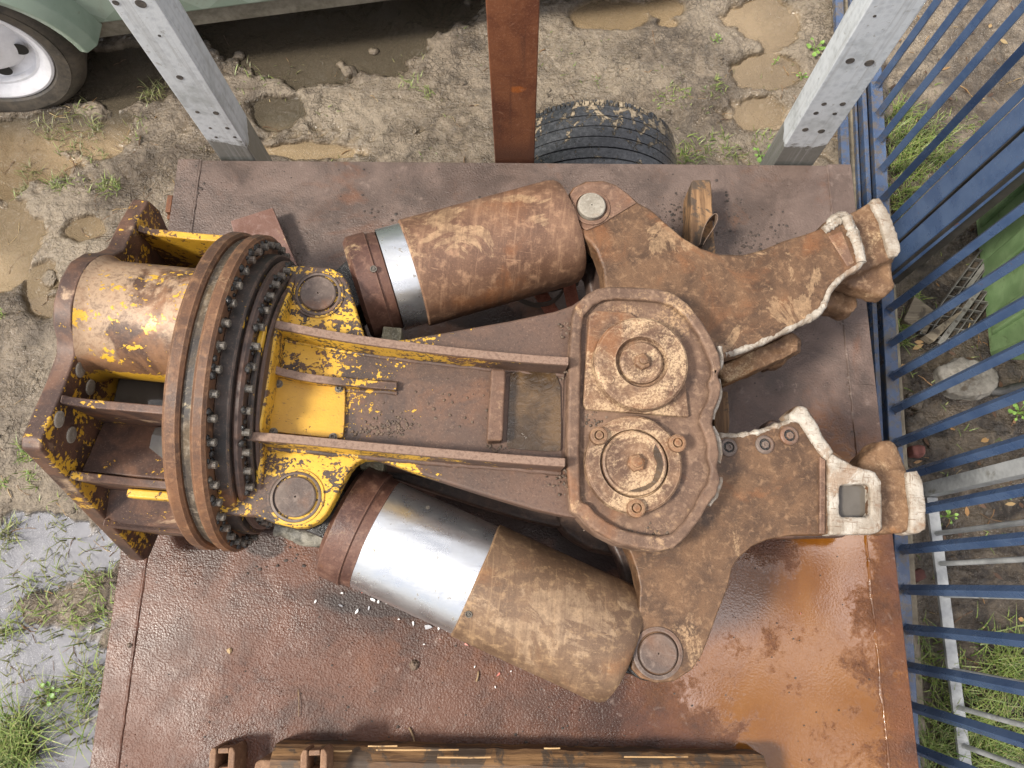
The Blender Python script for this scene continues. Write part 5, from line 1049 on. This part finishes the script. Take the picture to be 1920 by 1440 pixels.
# ------------------------------------------------------------------ blue fence along the right-hand side
bl = NB('blue_fence_paint'); n1 = bl.noise(8, 7, .62, .4); n2 = bl.noise(160, 4, .7)
c = bl.mix(bl.ramp(n1, .38, .62), (0.042, 0.074, 0.150), (0.064, 0.102, 0.185)); c = bl.mix(bl.ramp(bl.noise(30, 8, .68, .5), .62, .68, 0, .6), c, (0.075, 0.11, 0.17)); c = bl.mix(bl.ramp(n2, .68, .74, 0, .7), c, (0.35, 0.36, 0.36)); c = bl.mix(bl.ramp(bl.xyz()[2], .22, .12, 0, bl.ramp(bl.noise(30, 8, .7, off=7), .45, .6, 0, .8)), c, (0.12, 0.095, 0.065)); c = bl.mix(bl.ramp(bl.noise(55, 8, .74, .6, off=17), .64, .68, 0, .8), c, (0.12, 0.055, 0.03)); c = bl.mix(bl.math('MULTIPLY', bl.edge(.003), .5), c, (0.12, 0.17, 0.27))
blm = bl.fin(c, bl.ramp(bl.noise(9, 6, .6, off=3), .38, .62, .16, .42), 0, bl.bump(n2, .0005), .6)
def fx(y): return 1.300 + 0.062 * (y - 0.1)
def bar_fence(name, label, y0, y1, ys, ztop, extra=()):
    t = thing(name, label, 'fence', (fx((y0 + y1) / 2), (y0 + y1) / 2, 0), 0); inv = Vector(t.location)
    bm = bmesh.new(); a, b_ = Vector((fx(y0), y0, 0)), Vector((fx(y1), y1, 0))
    prism(bm, [(a.x - .024 - inv.x, a.y - inv.y), (a.x + .024 - inv.x, a.y - inv.y), (b_.x + .024 - inv.x, b_.y - inv.y), (b_.x - .024 - inv.x, b_.y - inv.y)], .072, .122); fin('bottom_rail', bm, blm, t, .004)
    bm = bmesh.new(); prism(bm, [(a.x - .024 - inv.x, a.y - inv.y), (a.x + .024 - inv.x, a.y - inv.y), (b_.x + .024 - inv.x, b_.y - inv.y), (b_.x - .024 - inv.x, b_.y - inv.y)], ztop - .12, ztop - .07); fin('top_rail', bm, blm, t, .004)
    for y in ys:
        x = fx(y); r = .0180; bm = bmesh.new(); dy = random.uniform(-.006, .006)
        lathe(bm, [(.118, r), (ztop, r), (ztop + .012, r * .3)], at(x + .003 - inv.x, y - inv.y, 0) @ Matrix.Shear('XY', 4, (dy * 0.6, dy)), 4); fin('bar', bm, blm, t, .0025)
        bm = bmesh.new(); lathe(bm, [(.121, r + .005), (.1245, r + .0045), (.1245, r + .001)], at(x + .003 - inv.x, y - inv.y, 0), 4, cap=False)
        fin('bar_collar', bm, blm, t)
    return t, inv
f1, inv1 = bar_fence('blue_bar_fence', 'dark blue steel bar fence panel beyond the gate posts at the top right', 1.305, 2.75, [1.352, 1.473, 1.60, 1.73, 1.85, 1.98, 2.10], 1.55)
f2, inv2 = bar_fence('blue_bar_fence', 'dark blue steel bar fence panel beside the crusher teeth and the trailer edge', -1.1, 1.18, [1.135, 1.017, .885, .758, .636, .512, .39, .265, .143, .011, -.117, -.236, -.356, -.48, -.60, -.72], 1.55)
# channel rails lying between the trailer and the fence
bm = bmesh.new()
for dx, w_, z0, z1 in ((-.050, .018, .066, .118), (-.126, .034, .066, .098), (-.074, .010, .066, .092)):
    for ya_, yb in ((-1.2, 2.75),):
        a, b_ = fx(ya_) + dx, fx(yb) + dx; prism(bm, [(a - w_ / 2, ya_), (a + w_ / 2, ya_), (b_ + w_ / 2, yb), (b_ - w_ / 2, yb)], z0, z1)
tag(fin('gate_track', bm, blm, None, .003), 'dark blue double channel track on the kerb between trailer and bar fence', 'gate track')
# two gate posts leaning with the sight line: square hollow sections side by side
def gpost(y, w_, label):
    x = fx(y) + .012; t = thing('gate_post', label, 'gate post', (x, y, 0), 0.03)
    bm = bmesh.new(); h = w_ / 2; prism(bm, [(-h, -h), (h, -h), (h, h), (-h, h)], .0, 1.62); fin('box_post', bm, blm, t, .006)
    bm = bmesh.new(); prism(bm, [(-h - .006, -h - .006), (h + .006, -h - .006), (h + .006, h + .006), (-h - .006, h + .006)], 1.621, 1.635); fin('post_cap', bm, blm, t, .003)
    bm = bmesh.new(); prism(bm, [(-h + .004, -h - .005), (h - .003, -h - .005), (h - .003, -h - .001), (-h + .004, -h - .001)], .1, 1.6); fin('black_strip', bm, simple_mat('black_face_strip', (.022, .02, .018), (.05, .043, .036), 12, (.4, .7)), t, .001)  # flat black strip over the near face of the post
    bm = bmesh.new(); prism(bm, [(h + .001, h - .012), (h + .020, h - .012), (h + .020, h), (h + .001, h)], .15, 1.55); fin('gate_stop', bm, simple_mat('black_stop', (.02, .02, .02), (.045, .043, .04), 30), t, .002)
gpost(1.268, .070, 'blue square gate post nearer the top of the photograph')
gpost(1.170, .076, 'blue square gate post nearer the crusher teeth')
# galvanised hurdle standing behind the lower fence panel
gx = lambda y: 1.438
t = thing('galvanised_hurdle', 'grey galvanised round-bar hurdle standing just behind the blue fence', 'hurdle', (1.44, -.1, 0)); g0 = Vector((1.44, -.1, 0))
g2 = simple_mat('dull_galvanised', (0.27, 0.28, 0.28), (0.42, 0.43, 0.43), 14, (0.45, .65), .0006, .2, c3=(0.17, 0.16, 0.13), t3=(.58, .7))
bm = bmesh.new(); box(bm, (-.019, -.75, .085), (.019, .425, .10)); fin('bottom_rail', bm, g2, t, .002)
bm = bmesh.new(); box(bm, (-.019, -.75, 1.05), (.019, .425, 1.065)); fin('top_rail', bm, g2, t, .002)
for y in (.20 + .1, .098 + .1, -.005 + .1, -.125 + .1, -.245 + .1, -.36 + .1, -.475 + .1, -.59 + .1):
    bm = bmesh.new(); lathe(bm, [(.10, .0085), (1.05, .0085)], at(0, y, 0), 12); fin('round_bar', bm, g2, t)
bm = bmesh.new(); prism(bm, [(-.03, .428), (.025, .428), (.025, .434), (-.024, .434), (-.024, .475), (-.03, .475)], .03, 1.25); fin('angle_post', bm, g2, t, .002)
# green plastic bin lying beyond the fence
gr = NB('green_plastic'); n1 = gr.noise(9, 8, .66, .5); c = gr.mix(gr.ramp(n1, .36, .64), (0.15, 0.245, 0.105), (0.22, 0.33, 0.155)); c = gr.mix(gr.ramp(gr.noise(12, 9, .7, .8, off=4), .60, .68, 0, .75), c, (0.07, 0.075, 0.035)); c = gr.mix(gr.ramp(gr.noise(70, 4, .6), .68, .72), c, (0.03, 0.03, 0.02))
grm = gr.fin(c, .42, 0, gr.bump(n1, .001), .5)
t0 = P(1850, 420, .42); t1 = P(1905, 645, .12)
t = thing('green_bin', 'green plastic bin with raised ribs beyond the blue bars at the right edge', 'bin', (1.880, 1.13, 0), -0.045)
bm = bmesh.new(); A = []
for z, dx, dy in ((.02, .00, .0), (.04, -.01, .01), (.46, -.045, .05), (.50, -.06, .065)):
    A.append([bm.verts.new(c) for c in ((-.10 + dx, -.27 - dy, z), (.50 - dx, -.27 - dy, z), (.50 - dx, .33 + dy, z), (-.10 + dx, .33 + dy, z))])
for a, b_ in zip(A, A[1:]):
    for k in range(4): bm.faces.new((a[k], a[(k + 1) % 4], b_[(k + 1) % 4], b_[k]))
bm.faces.new(A[0][::-1]); bm.faces.new(A[-1]); fin('bin_body', bm, grm, t, .03, 4)
bm = bmesh.new(); box(bm, (-.175, -.36, .485), (.57, .42, .535)); fin('lid', bm, grm, t, .02, 3)
for y in (-.2, .02, .24):
    bm = bmesh.new(); prism_axis(bm, [(-.135, .10), (-.105, .05), (-.14, .44), (-.172, .44)], y, y + .07, 'y'); fin('rib', bm, grm, t, .008)
# plastic grid, board and broken slab on the soil
plm = simple_mat('weathered_plastic', (0.10, 0.095, 0.085), (0.20, 0.19, 0.17), 30, (.5, .7), c3=(0.07, 0.05, 0.035))
ga, gb_, gc = P(1722, 627, .05), P(1838, 470, .05), P(1800, 640, .05)
t = thing('plastic_grid', 'grey open grid panel lying on soil between blue bars and green bin', 'grid', (0, 0, 0))
e1, e2 = (gb_ - ga), (gc - ga); bm = bmesh.new(); n1_, n2_ = 9, 5
def slat(bm, p, q_, wd, z0, z1):
    d = (q_ - p).normalized(); s = Vector((-d.y, d.x, 0)) * wd / 2; prism(bm, [tuple((p - s)[:2]), tuple((q_ - s)[:2]), tuple((q_ + s)[:2]), tuple((p + s)[:2])], z0, z1)
for i in range(n1_ + 1): slat(bm, ga + e1 * i / n1_, ga + e1 * i / n1_ + e2, .003, .042, .062)
for i in range(n2_ + 1): slat(bm, ga + e2 * i / n2_, ga + e2 * i / n2_ + e1, .003, .0425, .0625)
fin('lattice', bm, plm, t)
bm = bmesh.new(); slat(bm, ga + e2 * .58 - e1 * .08, ga + e2 * .58 + e1 * 1.0, .020, .063, .067); slat(bm, ga + e2 * .3 + e1 * .55, ga + e2 * .3 + e1 * 1.0, .016, .063, .067); fin('holed_strip', bm, plm, t, .001)
for k in (.05, .18, .31, .44, .57, .7):
    q_ = ga + e2 * .58 + e1 * k; bm = bmesh.new(); disc(bm, q_.x, q_.y, .0672, .0680, .0055, 14, .0002); fin('strip_hole', bm, holem, t)
bdm = wood('grey_board_wood', (0.15, 0.12, 0.085), (0.28, 0.235, 0.17), .56, 0)
for lst, z0, z1, lab in (([(1695, 600), (1737, 627), (1757, 585), (1715, 555)], .03, .055, 'short weathered board lying on the soil at the near end of the grid'), ([(1790, 590), (1806, 582), (1752, 640), (1733, 630)], .056, .075, 'narrow grey board end beside the plastic grid')):
    q = [P(u, v, z1) for u, v in lst]; tag(plank('board', [(p.x, p.y) for p in q], z0 - .02, z1, bdm, .004, .004), lab, 'board')
cm_ = simple_mat('broken_concrete', (0.10, 0.09, 0.075), (0.20, 0.185, 0.16), 16, (.75, .9), .004, c3=(0.07, 0.055, 0.04), t3=(.54, .64))
def slab(name, pts, z0, z1, label, mat, cat):
    bm = bmesh.new(); q = [P(u, v, z1) for u, v in pts]; prism(bm, [(p.x, p.y) for p in q], z0, z1); o = cast(name, bm, mat, None, .008, 4, .025, .05); return tag(o, label, cat)
slab('concrete_slab', [(1760, 690), (1800, 668), (1850, 676), (1875, 700), (1868, 735), (1830, 745), (1780, 738)], -.02, .075, 'broken slab of pale concrete on the soil below the green bin', cm_, 'concrete slab')
slab('stone', [(1703, 735), (1722, 728), (1738, 745), (1730, 768), (1708, 765)], 0.0, .06, 'muddy flat stone beside the blue rail', mud, 'stone')
slab('stone', [(1700, 782), (1732, 770), (1745, 795), (1728, 812), (1704, 808)], 0.0, .055, 'second muddy stone beside the blue rail, next to a red brick chip', mud, 'stone')
slab('brick_chip', [(1708, 838), (1732, 832), (1738, 852), (1712, 856)], .01, .06, 'dull red chip of brick behind the lower teeth', simple_mat('red_brick', (.14, .05, .04), (.22, .085, .065), 40, (.8, .9), .002), 'brick chip')
slab('brick_chip', [(1712, 1072), (1735, 1064), (1740, 1085), (1718, 1092)], .01, .06, 'dull red chip of brick between blue rail and grey hurdle', simple_mat('red_brick_dark', (.10, .04, .035), (.16, .065, .05), 40, (.8, .9), .002), 'brick chip')
bm = bmesh.new(); tube(bm, dense(smooth_line([P(1858, 733, .05), P(1880, 735, .06), P(1905, 724, .06), P(1960, 722, .05), P(2050, 735, .04)], 2), .02), .016, 10, .1); tag(fin('black_hose', bm, simple_mat('black_rubber', (.02, .02, .02), (.05, .048, .045), 40, (.4, .6))), 'black ribbed hose coming out beside the concrete slab', 'hose')
# broad-leaved weeds
wm_ = simple_mat('weed_leaf', (0.10, 0.20, 0.03), (0.22, 0.36, 0.07), 60, (.4, .55))
def weed(u, v, n_, r, label, z=None):
    c = P(u, v, .03); z = gz(c.x, c.y); bm = bmesh.new()
    for k in range(n_):
        a = k * 2.4 + random.uniform(-.3, .3); q = r * random.uniform(.25, 1); x, y = c.x + q * math.cos(a), c.y + q * math.sin(a); h = z + random.uniform(.01, .045)
        tube(bm, [(c.x, c.y, z), ((c.x + x) / 2, (c.y + y) / 2, z + (h - z) * .7), (x, y, h)], .0012, 4)
        d = Vector((math.cos(a), math.sin(a), random.uniform(-.25, .2))); s = Vector((-d.y, d.x, 0)); L_ = r * random.uniform(.45, .75)
        ps = [Vector((x, y, h)) + d * L_ * p_ + s * L_ * q_ + Vector((0, 0, -.004 * abs(q_) * 4 + .003 * math.sin(p_ * 3))) for p_, q_ in ((0, 0), (.2, .3), (.55, .42), (.85, .22), (1, 0), (.85, -.22), (.55, -.42), (.2, -.3))]
        md_ = [Vector((x, y, h)) + d * L_ * p_ for p_ in (.2, .55, .85)]; vs = [bm.verts.new(p_) for p_ in ps]; ms = [bm.verts.new(p_ - Vector((0, 0, .003))) for p_ in md_]
        bm.faces.new((vs[0], vs[1], ms[0])); bm.faces.new((vs[1], vs[2], ms[1], ms[0])); bm.faces.new((vs[2], vs[3], ms[2], ms[1])); bm.faces.new((vs[3], vs[4], ms[2]))
        bm.faces.new((vs[4], vs[5], ms[2])); bm.faces.new((vs[5], vs[6], ms[1], ms[2])); bm.faces.new((vs[6], vs[7], ms[0], ms[1])); bm.faces.new((vs[7], vs[0], ms[0]))
    return tag(fin('weed', bm, wm_, recalc=False, smooth=80), label, 'weed')
weed(1526, 96, 9, .032, 'broad-leaved green weed at the foot of the concrete kerb'); weed(1424, 293, 8, .034, 'tall pale green weed touching the pale galvanised post'); weed(1342, 80, 5, .014, 'tiny green weed in the open mud near the tan puddle')
weed(1456, 112, 5, .012, 'tiny green weed at the corner of the tan puddle'); weed(1906, 775, 10, .03, 'small bright weed on the soil near the right edge below the hose'); weed(1880, 925, 5, .018, 'small weed between the grey round bars'); weed(1775, 968, 7, .022, 'small weed beside the rail of the grey hurdle')
weed(1505, 142, 6, .02, 'dark green weed beside the kerb below the larger one'); weed(88, 1298, 8, .03, 'leafy weed standing in the grey puddle at the lower left')

# ------------------------------------------------------------------ parked van at the top left
gv = NB('green_van_paint'); n1 = gv.noise(4, 7, .62, .5); n2 = gv.noise(60, 6, .7)
c = gv.mix(gv.ramp(n1, .35, .65), (0.185, 0.245, 0.190), (0.245, 0.305, 0.245)); c = gv.mix(gv.ramp(gv.noise(18, 8, .7, .6, off=2), .62, .68, 0, .6), c, (0.16, 0.15, 0.11)); c = gv.mix(gv.ramp(n2, .70, .74), c, (0.55, 0.55, 0.5))
gvm = gv.fin(c, .38, 0, gv.bump(n1, .0008), .5)
ck = NB('quilted_green_panel'); v2 = ck.map(rot=(0, 0.72, 0), scale=(7.5, 7.5, 9.5)); chk = ck.n('ShaderNodeTexChecker'); ck.l(v2, chk.inputs[0]); chk.inputs['Scale'].default_value = 1.0
n1 = ck.noise(9, 7, .62, .5); c = ck.mix(ck.math('MULTIPLY', chk.outputs['Fac'], .75), (0.205, 0.262, 0.205), (0.285, 0.345, 0.285)); c = ck.mix(ck.ramp(n1, .5, .7, 0, .6), c, (0.20, 0.20, 0.15)); c = ck.mix(ck.ramp(ck.noise(40, 6, .7), .62, .7, 0, .4), c, (0.13, 0.12, 0.08))
ckm = ck.fin(c, .5, 0, ck.bump(n1, .001), .4)
va = math.radians(9.2); vo = Vector((-1.73, 2.045, 0)); van = thing('parked_van', 'old grey-green van with a white wheel parked in a muddy puddle', 'van', (vo.x, vo.y, 0), va)
sillm = simple_mat('muddy_sill', (0.10, 0.09, 0.065), (0.20, 0.18, 0.14), 12, (.6, .8))
bm = bmesh.new()                                    # local: x along the side, y into the van, side face at y = 0
box(bm, (-.12, .0, .345), (2.6, 1.7, 1.9)); box(bm, (-2.2, .0, .72), (-.125, 1.7, 1.9)); box(bm, (-2.2, .0, .345), (-.95, 1.7, .716)); fin('body', bm, ckm, van, .012)
bm = bmesh.new(); box(bm, (-.10, .012, .262), (2.58, 1.68, .343)); fin('sill', bm, sillm, van, .006)
bm = bmesh.new(); box(bm, (-.94, .35, .30), (-.13, 1.65, .715)); fin('wheel_arch', bm, simple_mat('arch_black', (.02, .02, .02), (.04, .036, .03), 20), van)
WX, WR = -.375, .36
bm = bmesh.new(); A = []                            # fender lip sweeping over the wheel
for i in range(25):
    a = math.radians(4 + 172 * i / 24); ca, sa = math.cos(a), math.sin(a); r0, r1 = WR + .025, WR + .095
    A.append([bm.verts.new(c) for c in ((WX + r0 * ca, -.10, .30 + r0 * sa), (WX + (r0 + .03) * ca, -.112, .30 + (r0 + .03) * sa), (WX + r1 * ca, -.085, .30 + r1 * sa), (WX + (r1 + .02) * ca, .01, .30 + (r1 + .02) * sa), (WX + (r0 + .01) * ca, .01, .30 + (r0 + .01) * sa))])
for a, b_ in zip(A, A[1:]):
    for k in range(5): bm.faces.new((a[k], a[(k + 1) % 5], b_[(k + 1) % 5], b_[k]))
bm.faces.new(A[0][::-1]); bm.faces.new(A[-1]); fin('fender', bm, gvm, van, .006)
bm = bmesh.new()
for p in ([(-.05, .012, .45), (.02, .0, .75), (.10, 0, 1.3)],): tube(bm, smooth_line(p, 2), .012, 8)
fin('panel_trim', bm, gvm, van)
wv = bpy.data.objects.new('wheel', None); COL.objects.link(wv); wv.parent = van
wm2 = axis_mat((WX, -.085, .330), (0, 1, 0))
tym = simple_mat('muddy_tyre', (0.028, 0.025, 0.022), (0.085, 0.07, 0.052), 9, (.45, .75), .002, c3=(0.15, 0.12, 0.085), t3=(.58, .7))
bm = bmesh.new(); lathe(bm, [(.030, .245), (.012, .258), (.004, .28), (.0, .305), (.004, .307), (.006, .320), (.018, .340), (.036, .353), (.05, WR), (.085, WR), (.088, WR - .008), (.096, WR - .008), (.10, WR), (.15, WR), (.153, WR - .008), (.161, WR - .008), (.165, WR), (.205, WR), (.235, .33), (.245, .29), (.22, .245)], wm2, 96, cap=False); fin('tyre', bm, tym, wv, smooth=25)
rimw = simple_mat('white_rim_paint', (0.62, 0.62, 0.64), (0.76, 0.76, 0.78), 8, (.3, .45), .0005, c3=(0.36, 0.32, 0.26), t3=(.60, .70))
bm = bmesh.new(); lathe(bm, [(.026, .248), (.020, .246), (.018, .236), (.024, .222), (.040, .206), (.052, .198), (.054, .188), (.075, .180), (.085, .165), (.088, .150), (.060, .120), (.052, .095), (.052, .0)], wm2, 72, cap=False); rim = fin('rim', bm, rimw, wv, smooth=28)
for k in range(5):
    a = 2 * PI * k / 5 - .35; bm = bmesh.new(); mm = wm2 @ Matrix.Translation((.135 * math.cos(a), .135 * math.sin(a), .068)); lathe(bm, [(-.003, .030), (.001, .027), (.0015, .0)], mm, 24); fin('vent_hole', bm, simple_mat('vent_black', (.006, .006, .006), (.012, .011, .01), 20) if k == 0 else bpy.data.materials['vent_black'], rim)
bm = bmesh.new(); lathe(bm, [(.052, .055), (.035, .05), (.03, .045), (.03, 0)], wm2, 32); fin('hub_cap', bm, tym, rim)
